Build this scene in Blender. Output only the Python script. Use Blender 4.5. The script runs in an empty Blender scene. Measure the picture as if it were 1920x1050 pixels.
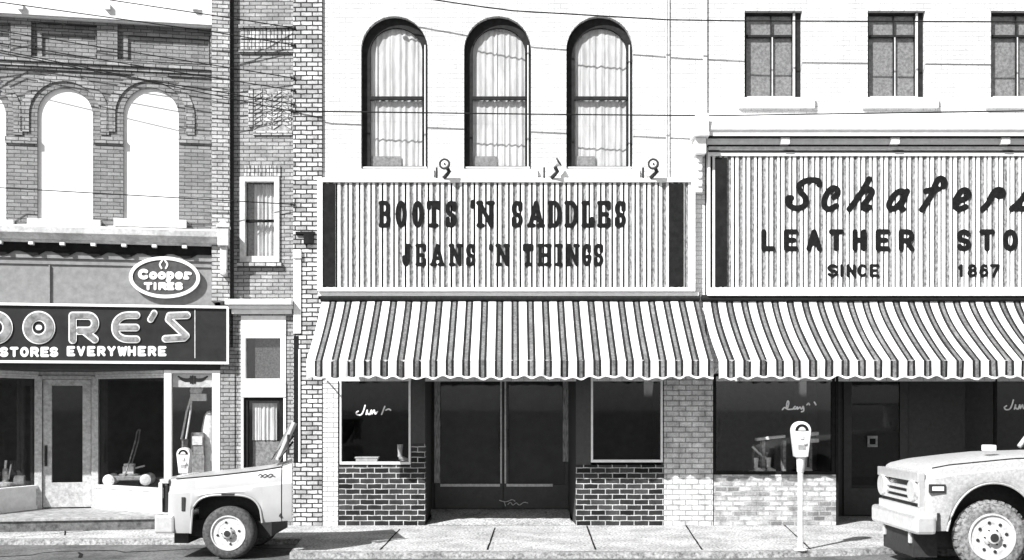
import bpy, bmesh, math, random
import numpy as np
from mathutils import Vector, Matrix
from mathutils.geometry import tessellate_polygon
R = math.radians
S = bpy.context.scene
C = S.collection
random.seed(7)

# ---------------------------------------------------------------- camera, light
PX, DIST, HOR, EYE = 115.0, 18.0, 760.0, 225.0 / 115.0      # facade px per metre, camera distance, horizon row, eye height
FPX = PX * DIST
cam = bpy.data.objects.new("camera", bpy.data.cameras.new("camera"))
C.objects.link(cam)
cam.location = (0, -DIST, EYE)
cam.rotation_euler = (R(90), 0, 0)
cam.data.sensor_width = 36
cam.data.lens = 36 * FPX / 1920
cam.data.shift_y = (HOR - 525) / 1920
cam.data.clip_end = 2000
S.camera = cam
AZ, EL = R(42), R(40.5)
sun = bpy.data.objects.new("sun", bpy.data.lights.new("sun", "SUN"))
C.objects.link(sun)
sun.data.energy = 4.6
sun.data.angle = R(0.5)
sun.data.color = (1, 1, 1)
sun.rotation_euler = Vector((math.sin(AZ) * math.cos(EL), math.cos(AZ) * math.cos(EL), -math.sin(EL))).to_track_quat('-Z', 'Y').to_euler()
W = bpy.data.worlds.new("World"); S.world = W; W.use_nodes = True
wn = W.node_tree
sky = wn.nodes.new('ShaderNodeTexSky'); sky.sky_type = 'NISHITA'; sky.sun_disc = False
sky.sun_elevation = EL; sky.sun_rotation = R(222)
bw = wn.nodes.new('ShaderNodeRGBToBW')
wn.links.new(sky.outputs[0], bw.inputs[0]); wn.links.new(bw.outputs[0], wn.nodes['Background'].inputs[0])
wn.nodes['Background'].inputs[1].default_value = 0.085
S.view_settings.view_transform = 'Standard'; S.view_settings.look = 'None'
S.view_settings.exposure = 0.95; S.view_settings.gamma = 1

# ---------------------------------------------------------------- materials (the photograph is black and white)
def nt(name, rough=.8, spec=.3, metal=0):
    m = bpy.data.materials.new(name); m.use_nodes = True
    t = m.node_tree; b = t.nodes['Principled BSDF']
    b.inputs['Roughness'].default_value = rough; b.inputs['Metallic'].default_value = metal
    b.inputs['Specular IOR Level'].default_value = spec
    return m, t, b
def g(v): return (v, v, v, 1)
def noise_col(t, lo, hi, scale, detail=6, p0=.35, p1=.65, stretch=None):
    tc = t.nodes.new('ShaderNodeTexCoord'); no = t.nodes.new('ShaderNodeTexNoise')
    no.inputs['Scale'].default_value = scale; no.inputs['Detail'].default_value = detail; no.inputs['Roughness'].default_value = .65
    if stretch:
        mp = t.nodes.new('ShaderNodeMapping'); mp.inputs['Scale'].default_value = stretch
        t.links.new(tc.outputs['Object'], mp.inputs[0]); t.links.new(mp.outputs[0], no.inputs['Vector'])
    else:
        t.links.new(tc.outputs['Object'], no.inputs['Vector'])
    cr = t.nodes.new('ShaderNodeValToRGB')
    cr.color_ramp.elements[0].position = p0; cr.color_ramp.elements[0].color = g(lo)
    cr.color_ramp.elements[1].position = p1; cr.color_ramp.elements[1].color = g(hi)
    t.links.new(no.outputs['Fac'], cr.inputs[0])
    return cr.outputs[0], no.outputs['Fac']
def mul(t, a, b, fac=1, mode='MULTIPLY'):
    mx = t.nodes.new('ShaderNodeMix'); mx.data_type = 'RGBA'; mx.blend_type = mode
    mx.inputs[0].default_value = fac
    t.links.new(a, mx.inputs[6]); t.links.new(b, mx.inputs[7])
    return mx.outputs[2]
def bump(t, b, h, dist, strength=.6):
    bp = t.nodes.new('ShaderNodeBump'); bp.inputs['Distance'].default_value = dist; bp.inputs['Strength'].default_value = strength
    t.links.new(h, bp.inputs['Height']); t.links.new(bp.outputs[0], b.inputs['Normal'])
def paint(name, lo, hi, scale=6, rough=.7, spec=.3, bd=.002, metal=0, stretch=None, p0=.35, p1=.65):
    m, t, b = nt(name, rough, spec, metal)
    c, f = noise_col(t, lo, hi, scale, p0=p0, p1=p1, stretch=stretch)
    t.links.new(c, b.inputs['Base Color'])
    if bd: bump(t, b, f, bd)
    return m
def brick(name, c1, c2, mortar, bw_=.215, rh=.075, ms=.010, wear=(.7, 1.15), bd=.012, bias=0.0, grime=None):
    m, t, b = nt(name, .88, .15)
    tc = t.nodes.new('ShaderNodeTexCoord'); sp = t.nodes.new('ShaderNodeSeparateXYZ')
    t.links.new(tc.outputs['Object'], sp.inputs[0])
    ge = t.nodes.new('ShaderNodeSeparateXYZ'); t.links.new(tc.outputs['Normal'], ge.inputs[0])
    ab = t.nodes.new('ShaderNodeMath'); ab.operation = 'ABSOLUTE'; t.links.new(ge.outputs[0], ab.inputs[0])
    gt = t.nodes.new('ShaderNodeMath'); gt.operation = 'GREATER_THAN'; gt.inputs[1].default_value = .7; t.links.new(ab.outputs[0], gt.inputs[0])
    mx = t.nodes.new('ShaderNodeMix'); t.links.new(gt.outputs[0], mx.inputs[0]); t.links.new(sp.outputs[0], mx.inputs[2]); t.links.new(sp.outputs[1], mx.inputs[3])
    cb = t.nodes.new('ShaderNodeCombineXYZ'); t.links.new(mx.outputs[0], cb.inputs[0]); t.links.new(sp.outputs[2], cb.inputs[1])
    wob = t.nodes.new('ShaderNodeTexNoise'); wob.inputs['Scale'].default_value = 9; t.links.new(tc.outputs['Object'], wob.inputs['Vector'])
    vm = t.nodes.new('ShaderNodeVectorMath'); vm.operation = 'SCALE'; vm.inputs['Scale'].default_value = .016; t.links.new(wob.outputs['Color'], vm.inputs[0])
    va = t.nodes.new('ShaderNodeVectorMath'); va.operation = 'ADD'; t.links.new(cb.outputs[0], va.inputs[0]); t.links.new(vm.outputs[0], va.inputs[1])
    br = t.nodes.new('ShaderNodeTexBrick'); t.links.new(va.outputs[0], br.inputs['Vector'])
    br.inputs['Scale'].default_value = 1; br.inputs['Brick Width'].default_value = bw_; br.inputs['Row Height'].default_value = rh
    br.inputs['Mortar Size'].default_value = ms; br.inputs['Mortar Smooth'].default_value = .25; br.inputs['Bias'].default_value = bias
    br.inputs['Color1'].default_value = g(c1); br.inputs['Color2'].default_value = g(c2); br.inputs['Mortar'].default_value = g(mortar)
    n1, f1 = noise_col(t, wear[0], wear[1], 5, 8)
    n2, f2 = noise_col(t, .72, 1.1, 60, 4)
    col = mul(t, mul(t, br.outputs['Color'], n1), n2)
    t.links.new(col, b.inputs['Base Color'])
    inv = t.nodes.new('ShaderNodeMath'); inv.operation = 'SUBTRACT'; inv.inputs[0].default_value = 1; t.links.new(br.outputs['Fac'], inv.inputs[1])
    ad = t.nodes.new('ShaderNodeMath'); ad.operation = 'MULTIPLY_ADD'; ad.inputs[1].default_value = .25; t.links.new(f2, ad.inputs[0]); t.links.new(inv.outputs[0], ad.inputs[2])
    bump(t, b, ad.outputs[0], bd, .9)
    return m
def glass(name, refl=.05, tint=.92):
    m = bpy.data.materials.new(name); m.use_nodes = True; t = m.node_tree; t.nodes.remove(t.nodes['Principled BSDF'])
    tr = t.nodes.new('ShaderNodeBsdfTransparent'); tr.inputs[0].default_value = g(tint)
    gl = t.nodes.new('ShaderNodeBsdfGlossy'); gl.inputs['Roughness'].default_value = .03; gl.inputs[0].default_value = g(.9)
    mx = t.nodes.new('ShaderNodeMixShader'); mx.inputs[0].default_value = refl
    t.links.new(tr.outputs[0], mx.inputs[1]); t.links.new(gl.outputs[0], mx.inputs[2]); t.links.new(mx.outputs[0], t.nodes['Material Output'].inputs[0])
    return m
M = dict(
    grey_brick=brick('grey_brick', .22, .32, .10, .20, .060, .006, (.8, 1.12)),
    pale_brick=brick('pale_brick', .4, .6, .09, .18, .064, .008, (.75, 1.15)),
    mid_brick=brick('mid_brick', .27, .42, .09, .19, .062, .007, (.75, 1.12)),
    white_brick=brick('white_brick', .34, .82, .04, .185, .074, .011, (.6, 1.1), bd=.02),
    painted_brick=brick('painted_brick', .8, .85, .35, .20, .08, .009, (.9, 1.02), bd=.012),
    pillar_brick=brick('pillar_brick', .62, .8, .36, .21, .085, .010, (.6, 1.1), bd=.015),
    dark_brick=brick('dark_brick', .012, .06, .52, .235, .086, .008, (.6, 1.2)),
    rubble_brick=brick('rubble_brick', .2, .85, .42, .2, .08, .016, (.6, 1.1), bd=.03),
    white_wall=brick('white_wall', .74, .84, .55, .2, .076, .006, (.82, 1.0), bd=.008),
    white_paint=paint('white_paint', .7, .84, 9, .6, .3, .002),
    stone=paint('stone', .55, .78, 14, .85, .2, .006),
    board_white=paint('board_white', .82, .88, 3, .7, .2, .001),
    sheet_white=paint('sheet_white', .62, .8, 16, .6, .3, .003, stretch=(1, 1, .5)),
    trough_shade=paint('trough_shade', .05, .34, 26, .7, .3, .002, stretch=(1.5, 1, .6)),
    screen_dark=paint('screen_dark', .02, .03, 3, .08, .5, .0), mesh_screen=paint('mesh_screen', .05, .13, 30, .9, .1, .0),
    panel_grey=paint('panel_grey', .2, .28, 9, .8, .2, .003),
    trim_grey=paint('trim_grey', .5, .72, 14, .7, .25, .003),
    old_door=paint('old_door', .34, .6, 18, .6, .3, .003),
    shop_shade_dark=paint('shop_shade_dark', .05, .065, 12, .55, .25, .002),  # lighter copy of dark_paint for shopfront parts in shade
    dark_paint=paint('dark_paint', .010, .018, 12, .75, .08, .002),
    frame_dark=paint('frame_dark', .016, .03, 12, .8, .1, .002),
    sign_black=paint('sign_black', .014, .026, 3, .5, .25, .0),
    letter_black=paint('letter_black', .008, .016, 20, .8, .06, .002),
    letter_white=paint('letter_white', .75, .85, 14, .6, .2, .0),
    letter_grey=paint('letter_grey', .12, .36, 9, .5, .3, .0),
    oval_grey=paint('oval_grey', .05, .09, 9, .5, .3, .0),
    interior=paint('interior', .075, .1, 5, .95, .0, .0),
    curtain=paint('curtain', .5, .74, 10, .9, .1, .004, stretch=(1.6, 1, .25)),
    blind=paint('blind', .17, .36, 24, .85, .1, .004),
    canvas_white=paint('canvas_white', .72, .86, 8, .9, .1, .003, stretch=(3, 1, .5)),
    canvas_black=paint('canvas_black', .014, .026, 20, .9, .1, .003),
    canvas_grey=paint('canvas_grey', .1, .24, 28, .9, .1, .003),
    concrete=paint('concrete', .12, .62, 28, .9, .15, .008, p0=.36, p1=.6),
    step=paint('step', .18, .42, 12, .9, .15, .006),
    riser=paint('riser', .06, .17, 14, .9, .15, .006),
    kerb=paint('kerb', .12, .42, 24, .9, .15, .006),
    asphalt=paint('asphalt', .07, .17, 30, .92, .15, .008),
    joint=paint('joint', .015, .03, 30, .95, .0, .0),
    truck=paint('truck', .34, .39, 2.5, .32, .5, .0),
    truck_pale=paint('truck_pale', .3, .46, 34, .38, .5, .0),
    chrome=paint('chrome', .7, .85, 14, .25, .5, .0, metal=.6),
    rubber=paint('rubber', .04, .11, 26, .9, .1, .004),
    rubber_worn=paint('rubber_worn', .07, .3, 22, .9, .1, .006),
    steel=paint('steel', .4, .62, 20, .5, .4, .001),
    dark_metal=paint('dark_metal', .02, .035, 20, .6, .3, .001),
    meter=paint('meter', .5, .8, 22, .5, .4, .001),
    wire=paint('wire', .012, .02, 4, .7, .1, .0),
    lamp_lens=paint('lamp_lens', .6, .8, 9, .25, .5, .0),
    goods_white=paint('goods_white', .6, .9, 20, .6, .3, .0),
    worn_paint=paint('worn_paint', .08, .45, 22, .7, .2, .0, stretch=(3, 1, .3)),
    goods_grey=paint('goods_grey', .15, .4, 15, .6, .3, .0),
    leather=paint('leather', .14, .4, 18, .5, .3, .0),
    glass=glass('glass', .04), glass_dark=glass('glass_dark', .02, .8),
)

def stained(key, lo, hi, scale):
    t = M[key].node_tree; b = t.nodes['Principled BSDF']; l = b.inputs['Base Color'].links[0].from_socket
    n, f = noise_col(t, lo, hi, scale, 7, .38, .6); t.links.new(mul(t, l, n), b.inputs['Base Color'])
stained('concrete', .72, 1.12, 1.6); stained('asphalt', .6, 1.2, 1.1); stained('stone', .7, 1.05, 2.2); stained('canvas_white', .86, 1.0, 1.8); stained('canvas_grey', .7, 1.1, 2.5); stained('white_wall', .88, 1.0, 1.2); stained('kerb', .65, 1.1, 2.4)

# ---------------------------------------------------------------- geometry helpers
class Frame:
    """A facade plane: px,py of the street view -> a point on that plane, off metres in front (-) or behind (+)."""
    def __init__(s, ox, oy, a): s.o = Vector((ox, oy, 0)); s.a = a
    def at(s, px, py, off=0.0):
        d = Vector(((px - 960) / FPX, 1, (HOR - py) / FPX)); o = Vector((0, -DIST, EYE)) - s.o
        r = Matrix.Rotation(-s.a, 3, 'Z'); d = r @ d; o = r @ o
        k = (off - o.y) / d.y
        p = o + d * k
        return Vector((p.x, off, p.z))
    def world(s, p): return Matrix.Rotation(s.a, 3, 'Z') @ Vector(p) + s.o
F0 = Frame(0, 0, 0)
FL = Frame((431 - 960) / PX, 0, R(10))
def Z(py): return EYE + (HOR - py) / PX
def X(px): return (px - 960) / PX

class MB:
    def __init__(s): s.v = []; s.f = []; s.m = []
    def quad(s, pts, mi=0):
        n = len(s.v); s.v += [Vector(p) for p in pts]; s.f.append(tuple(range(n, n + len(pts)))); s.m.append(mi)
    def box(s, x0, x1, y0, y1, z0, z1, mi=0):
        if x0 > x1: x0, x1 = x1, x0
        if y0 > y1: y0, y1 = y1, y0
        if z0 > z1: z0, z1 = z1, z0
        n = len(s.v)
        s.v += [Vector(p) for p in ((x0, y0, z0), (x1, y0, z0), (x1, y1, z0), (x0, y1, z0), (x0, y0, z1), (x1, y0, z1), (x1, y1, z1), (x0, y1, z1))]
        for q in ((0, 3, 2, 1), (4, 5, 6, 7), (0, 1, 5, 4), (1, 2, 6, 5), (2, 3, 7, 6), (3, 0, 4, 7)):
            s.f.append(tuple(n + i for i in q)); s.m.append(mi)
        return s
    def pbox(s, F, px0, py0, px1, py1, o0, o1, mi=0):
        """box whose outline fills a pixel rectangle on the facade plane of frame F"""
        a = F.at(px0, py0, 0); b = F.at(px1, py1, 0); c = F.at(px0, py1, 0); d = F.at(px1, py0, 0)
        return s.box((a.x + c.x) / 2, (b.x + d.x) / 2, o0, o1, (b.z + c.z) / 2, (a.z + d.z) / 2, mi)
    def flat(s, outer, holes, y, mi=0):
        """face in an XZ plane with holes"""
        loops = [[Vector((p[0], p[1], 0)) for p in l] for l in [outer] + holes]
        allp = [p for l in loops for p in l]; n = len(s.v)
        s.v += [Vector((p.x, y, p.y)) for p in allp]
        for t in tessellate_polygon(loops):
            a, b, c = [allp[i] for i in t]
            if (b - a).cross(c - a).z < 0: t = (t[0], t[2], t[1])
            s.f.append(tuple(n + i for i in t)); s.m.append(mi)
    def rim(s, loop, y0, y1, mi=0):
        for i in range(len(loop)):
            a, b = loop[i], loop[(i + 1) % len(loop)]
            s.quad([(a[0], y0, a[1]), (b[0], y0, b[1]), (b[0], y1, b[1]), (a[0], y1, a[1])], mi)
    def prism(s, loop, y0, y1, mi=0, holes=()):
        s.flat(loop, list(holes), y0, mi); s.flat(loop, list(holes), y1, mi); s.rim(loop, y0, y1, mi)
        for h in holes: s.rim(h, y0, y1, mi)
        return s
    def tube(s, pts, r, n=8, mi=0):
        pts = [Vector(p) for p in pts]; rs = r if isinstance(r, (list, tuple)) else [r] * len(pts); k0 = len(s.v)
        up = Vector((0, 0, 1))
        for i, p in enumerate(pts):
            d = (pts[min(i + 1, len(pts) - 1)] - pts[max(i - 1, 0)]).normalized()
            a = d.cross(up if abs(d.z) < .95 else Vector((1, 0, 0))).normalized(); b = d.cross(a)
            for k in range(n):
                t = 2 * math.pi * k / n; s.v.append(p + (a * math.cos(t) + b * math.sin(t)) * rs[i])
        for i in range(len(pts) - 1):
            for k in range(n):
                s.f.append((k0 + i * n + k, k0 + i * n + (k + 1) % n, k0 + (i + 1) * n + (k + 1) % n, k0 + (i + 1) * n + k)); s.m.append(mi)
        s.f.append(tuple(k0 + k for k in range(n))); s.m.append(mi)
        s.f.append(tuple(k0 + (len(pts) - 1) * n + k for k in range(n))); s.m.append(mi)
        return s
    def lathe(s, prof, c, axis='y', n=40, mi=0, closed=False):
        """prof: (radius, along)"""
        c = Vector(c); k0 = len(s.v)
        for r, a in prof:
            for k in range(n):
                t = 2 * math.pi * k / n; u, w = r * math.cos(t), r * math.sin(t)
                s.v.append(c + (Vector((u, a, w)) if axis == 'y' else Vector((u, w, a)) if axis == 'z' else Vector((a, u, w))))
        for i in range(len(prof) - 1):
            for k in range(n):
                s.f.append((k0 + i * n + k, k0 + i * n + (k + 1) % n, k0 + (i + 1) * n + (k + 1) % n, k0 + (i + 1) * n + k)); s.m.append(mi)
        for i in (0, len(prof) - 1):
            if prof[i][0] > 1e-5: s.f.append(tuple(k0 + i * n + k for k in range(n))); s.m.append(mi)
        return s
    def grid(s, rows, mi=0):
        n = len(s.v); w = len(rows[0])
        for r in rows: s.v += [Vector(p) for p in r]
        for i in range(len(rows) - 1):
            for j in range(w - 1):
                s.f.append((n + i * w + j, n + i * w + j + 1, n + (i + 1) * w + j + 1, n + (i + 1) * w + j)); s.m.append(mi)
    def build(s, name, mats, parent=None, off=(0, 0, 0), smooth=None, bevel=0, solid=0):
        off = Vector(off); me = bpy.data.meshes.new(name)
        bm = bmesh.new(); vs = [bm.verts.new(v - off) for v in s.v]
        for f, mi in zip(s.f, s.m):
            try: fc = bm.faces.new([vs[i] for i in f]); fc.material_index = mi
            except ValueError: pass
        bmesh.ops.remove_doubles(bm, verts=bm.verts, dist=1e-5)
        bmesh.ops.recalc_face_normals(bm, faces=bm.faces)
        if bevel:
            es = [e for e in bm.edges if len(e.link_faces) == 2 and e.calc_face_angle(0) > .5]
            bmesh.ops.bevel(bm, geom=es, offset=bevel, segments=2, profile=.5, affect='EDGES', clamp_overlap=True)
        bm.to_mesh(me); bm.free()
        if smooth:
            me.shade_smooth(); me.set_sharp_from_angle(angle=R(smooth))
        for m in (mats if isinstance(mats, (list, tuple)) else [mats]): me.materials.append(M[m] if isinstance(m, str) else m)
        o = bpy.data.objects.new(name, me); C.objects.link(o)
        if parent: o.parent = parent
        if solid:
            md = o.modifiers.new('solid', 'SOLIDIFY'); md.thickness = solid; md.offset = 0
        return o

class Thing:
    def __init__(s, name, label, cat, loc, F=F0, group=None):
        s.F = F; s.loc = Vector(loc)
        o = bpy.data.objects.new(name, None); C.objects.link(o); s.o = o
        o.location = F.world(s.loc); o.rotation_euler = (0, 0, F.a)
        o['label'] = label; o['category'] = cat
        if group: o['group'] = group
    def part(s, name, mb, mats, parent=None, label=None, **k):
        o = mb.build(name, mats, parent or s.o, s.loc, **k)
        if label: o['label'] = label
        return o
def lone(name, mb, mats, label, cat, loc=(0, 0, 0), group=None, **k):
    o = mb.build(name, mats, None, loc, **k); o.location = loc
    o['label'] = label; o['category'] = cat
    if group: o['group'] = group
    return o
def struct(name, mb, mats, **k):
    o = mb.build(name, mats, **k); o['kind'] = 'structure'; return o
def MBb(*a, **k): return MB().box(*a, **k)
def arch_loop(x0, x1, z0, zs, rz=None, n=22):
    """rectangle with a round head: springing at zs"""
    r = (x1 - x0) / 2; c = (x0 + x1) / 2; rz = rz or r
    return [(x0, z0), (x1, z0)] + [(c + r * math.cos(math.pi * i / n), zs + rz * math.sin(math.pi * i / n)) for i in range(n + 1)]
def rect(x0, x1, z0, z1): return [(x0, z0), (x1, z0), (x1, z1), (x0, z1)]
def prect(F, px0, py0, px1, py1):
    a = F.at(px0, py0); b = F.at(px1, py1); return rect(a.x, b.x, (b.z + F.at(px0, py1).z) / 2, (a.z + F.at(px1, py0).z) / 2)
def frame_mb(loop_o, loop_i, y0, y1, mi=0):
    m = MB(); m.prism(loop_o, y0, y1, mi, holes=[loop_i]); return m

# ---------------------------------------------------------------- stroke lettering -> solid letters
def arc(cx, cy, rx, ry, a0, a1, n=14):
    return [(cx + rx * math.cos(R(a0 + (a1 - a0) * i / n)), cy + ry * math.sin(R(a0 + (a1 - a0) * i / n))) for i in range(n + 1)]
def smooth(pts, n=6):
    o = []; P = [pts[0]] + list(pts) + [pts[-1]]
    for i in range(1, len(P) - 2):
        p0, p1, p2, p3 = P[i - 1], P[i], P[i + 1], P[i + 2]
        for k in range(n):
            t = k / n
            o.append(tuple(.5 * (2 * p1[j] + (p2[j] - p0[j]) * t + (2 * p0[j] - 5 * p1[j] + 4 * p2[j] - p3[j]) * t * t + (3 * p1[j] - p0[j] - 3 * p2[j] + p3[j]) * t ** 3) for j in (0, 1)))
    o.append(pts[-1]); return o
SC = arc(.5, .74, .48, .26, 25, 270) + arc(.5, .24, .5, .24, 90, -155)
FONT = {
 'A': [[(0, 0), (.5, 1), (1, 0)], [(.22, .33), (.78, .33)]],
 'B': [[(0, 0), (0, 1), (.5, 1)] + arc(.55, .76, .38, .24, 90, -90) + [(0, .52), (.55, .52)] + arc(.6, .26, .4, .26, 90, -90) + [(0, 0)]],
 'C': [arc(.52, .5, .52, .5, 48, 312)],
 'D': [[(0, 0), (0, 1), (.45, 1)] + arc(.45, .5, .55, .5, 90, -90) + [(0, 0)]],
 'E': [[(1, 1), (0, 1), (0, 0), (1, 0)], [(0, .5), (.8, .5)]],
 'G': [arc(.52, .5, .52, .5, 48, 330) + [(1, .42), (.62, .42)]],
 'H': [[(0, 0), (0, 1)], [(1, 0), (1, 1)], [(0, .5), (1, .5)]],
 'I': [[(.5, 0), (.5, 1)]],
 'J': [[(.8, 1), (.8, .3)] + arc(.42, .28, .38, .28, 0, -165)],
 'L': [[(0, 1), (0, 0), (1, 0)]],
 'M': [[(0, 0), (0, 1), (.5, .3), (1, 1), (1, 0)]],
 'N': [[(0, 0), (0, 1), (1, 0), (1, 1)]],
 'O': [arc(.5, .5, .5, .5, 0, 360, 28)],
 'R': [[(0, 0), (0, 1), (.55, 1)] + arc(.6, .74, .4, .26, 90, -90) + [(0, .48)], [(.5, .48), (1, 0)]],
 'S': [SC], 'T': [[(0, 1), (1, 1)], [(.5, 1), (.5, 0)]],
 'V': [[(0, 1), (.5, 0), (1, 1)]], 'W': [[(0, 1), (.25, 0), (.5, .9), (.75, 0), (1, 1)]],
 'Y': [[(0, 1), (.5, .48), (1, 1)], [(.5, .48), (.5, 0)]],
 "'": [[(.6, 1), (.4, 0)]],
 '1': [[(.1, .8), (.6, 1), (.6, 0)]], '7': [[(0, 1), (1, 1), (.35, 0)]],
 '6': [arc(.5, .3, .5, .3, 0, 360, 22), smooth([(.02, .35), (.15, .75), (.5, 1), (.88, .92)])],
 '8': [arc(.5, .76, .42, .24, 0, 360, 20), arc(.5, .26, .5, .26, 0, 360, 20)],
 'o': [arc(.5, .5, .5, .5, 0, 360, 22)], 'p': [[(.05, 1), (.05, -.5)], arc(.5, .5, .45, .5, 0, 360, 22), [(-.1, -.5), (.3, -.5)]],
 'e': [[(.05, .5), (.95, .5)] + arc(.5, .5, .48, .5, 0, 310)],
 'r': [[(.15, 0), (.15, 1)], smooth([(.15, .6), (.5, .95), (1, .88)]), [(-.1, 0), (.5, 0)]],
}
SLAB = {
 'A': [[(-.12, 0), (.28, 0)], [(.72, 0), (1.12, 0)]], 'T': [[(.2, 0), (.8, 0)], [(0, 1), (0, .78)], [(1, 1), (1, .78)]],
 'N': [[(-.12, 0), (.25, 0)], [(-.15, 1), (.12, 1)], [(.78, 1), (1.15, 1)]], 'H': [[(-.12, 0), (.3, 0)], [(.7, 0), (1.12, 0)], [(-.12, 1), (.3, 1)], [(.7, 1), (1.12, 1)]],
 'I': [[(.05, 0), (.95, 0)], [(.05, 1), (.95, 1)]], 'L': [[(-.15, 1), (.45, 1)], [(-.15, 0), (.2, 0)], [(1, 0), (1, .3)]],
 'E': [[(1, 1), (1, .76)], [(1, 0), (1, .26)], [(-.1, 0), (.1, 0)], [(-.1, 1), (.1, 1)]], 'J': [[(.5, 1), (1.05, 1)], [(.05, .25), (.05, .4)]],
 'B': [[(-.12, 0), (0, 0)], [(-.12, 1), (0, 1)]], 'D': [[(-.12, 0), (0, 0)], [(-.12, 1), (0, 1)]],
 'O': [[(0, .5), (-.05, .5)]], 'S': [[(.96, .98), (.96, .7)], [(.02, .02), (.02, .3)]], 'G': [[(.9, .98), (.9, .7)]],
}
SCRIPT = {
 'S': [[(.97, .86), (.93, 1), (.6, 1), (.37, .82), (.42, .6), (.55, .4), (.57, .17), (.42, .03), (.2, .03), (.06, .17), (.04, .36), (.14, .38)]],
 'c': [[(.7, .58), (.88, .7), (.88, .92), (.62, 1), (.35, .82), (.14, .45), (.16, .12), (.42, 0), (.82, .16)]],
 'h': [[(.84, 1), (.5, .5), (.06, 0)], [(.4, .42), (.72, .66), (.95, .6), (.86, .4), (.6, .12), (.68, .01), (.85, .06)]],
 'a': [[(.86, .86), (.6, .95), (.32, .72), (.1, .3), (.14, .05), (.38, .06), (.68, .42), (.93, .95)], [(.93, .95), (.74, .45), (.62, .1), (.74, .0)]],
 'f': [[(.93, .74), (.97, .92), (.8, 1), (.62, .85), (.4, .42), (.04, 0)], [(.22, .6), (.7, .66)]],
 'e': [[(.3, .42), (.72, .55), (.92, .78), (.74, .98), (.45, .9), (.14, .5), (.1, .16), (.34, 0), (.74, .12)]],
 'r': [[(.05, 0), (.3, .32), (.5, .8), (.72, 1), (.93, .92), (.9, .7), (.72, .68)]],
 's': [[(.0, .0), (.4, .4), (.8, .95), (1, .6), (.85, .1), (.45, .02), (.1, .12)]],
}
def px_strokes(strokes, x0, y0, x1, y1, ht, sm=False):
    """unit strokes -> px polylines inside the box (y down), inset by half the stroke"""
    x0 += ht; x1 -= ht; y0 += ht; y1 -= ht
    return [[(x0 + u * (x1 - x0), y1 - v * (y1 - y0)) for u, v in (smooth(s) if sm else s)] for s in strokes]
def stroke_field(polys, step, pad):
    xs = [p[0] for s in polys for p in s]; ys = [p[1] for s in polys for p in s]
    gx = np.arange(min(xs) - pad, max(xs) + pad + step, step); gy = np.arange(min(ys) - pad, max(ys) + pad + step, step)
    gxx, gyy = np.meshgrid(gx, gy); D = np.full(gxx.shape, 1e9)
    for s in polys:
        for (ax, ay), (bx, by) in zip(s[:-1], s[1:]):
            dx, dy = bx - ax, by - ay; L = dx * dx + dy * dy + 1e-9
            t = np.clip(((gxx - ax) * dx + (gyy - ay) * dy) / L, 0, 1)
            D = np.minimum(D, np.hypot(gxx - ax - t * dx, gyy - ay - t * dy))
    return gx, gy, D
def stroke_mb(polys, ht, F, o0, o1, step=None, mb=None, mi=0):
    """solid letter: front at o1 (nearer the street), back at o0"""
    mb = mb or MB(); step = step or max(.8, ht * .42)
    gx, gy, D = stroke_field(polys, step, ht + 2 * step); V = ht - D
    ny, nx = V.shape
    def P(x, y, o): p = F.at(x, y, 0); return (p.x, o, p.z)
    ring = ((0, 0), (0, 1), (1, 1), (1, 0))
    for j in range(ny - 1):
        for i in range(nx - 1):
            v = [V[j + a, i + b] for a, b in ring]
            if max(v) <= 0: continue
            poly = []; cut = []
            for k in range(4):
                a, b = ring[k]; c, d = ring[(k + 1) % 4]
                if v[k] > 0: poly.append((gx[i + b], gy[j + a]))
                if (v[k] > 0) != (v[(k + 1) % 4] > 0):
                    t = v[k] / (v[k] - v[(k + 1) % 4])
                    q = (gx[i + b] + t * (gx[i + d] - gx[i + b]), gy[j + a] + t * (gy[j + c] - gy[j + a])); poly.append(q); cut.append(q)
            if len(poly) > 2: mb.quad([P(x, y, o1) for x, y in poly], mi)
            for k in range(0, len(cut) - 1, 2):
                a, b = cut[k], cut[k + 1]; mb.quad([P(*a, o1), P(*b, o1), P(*b, o0), P(*a, o0)], mi)
    return mb
def write(th, items, y0, y1, ht, mat, F, o0, o1, slab=False, script=False, parent=None):
    for it in items:
        ch, x0, x1 = it[:3]; a, b = (it[3], it[4]) if len(it) > 3 else (y0, y1)
        st = SCRIPT[ch] if script else FONT[ch] + (SLAB.get(ch, []) if slab else [])
        th.part('letter', stroke_mb(px_strokes(st, x0, a, x1, b, ht, script), ht, F, o0, o1), mat, parent)

# ---------------------------------------------------------------- ground
CURB = [(-30, -1.75 - 2.6), (-9.2, -1.95), (-3.1, -1.8), (-2.95, -3.35), (2.9, -3.3), (4.6, -3.05), (6.3, -2.45), (30, -1.9)]
m = MB(); m.quad([(-400, -400, -.08), (400, -400, -.08), (400, 60, -.08), (-400, 60, -.08)]); struct('road', m, 'asphalt')
m = MB()
n = 24
for (xa, ya), (xb, yb) in zip(CURB[:-1], CURB[1:]):
    m.quad([(xa, ya + .14, 0), (xb, yb + .14, 0), (xb, 4, 0), (xa, 4, 0)])
struct('pavement', m, 'concrete')
m = MB()
for (xa, ya), (xb, yb) in zip(CURB[:-1], CURB[1:]):
    m.quad([(xa, ya + .13, .004), (xb, yb + .13, .004), (xb, yb, -.002), (xa, ya, -.002)])
    m.quad([(xa, ya, -.002), (xb, yb, -.002), (xb, yb - .02, -.09), (xa, ya - .02, -.09)])
struct('kerb', m, 'kerb')
m = MB()
def gpx(px, py, z=0):
    k = (EYE - z) * FPX / (py - HOR); return Vector(((px - 960) * k / FPX, k - DIST, z))
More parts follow.
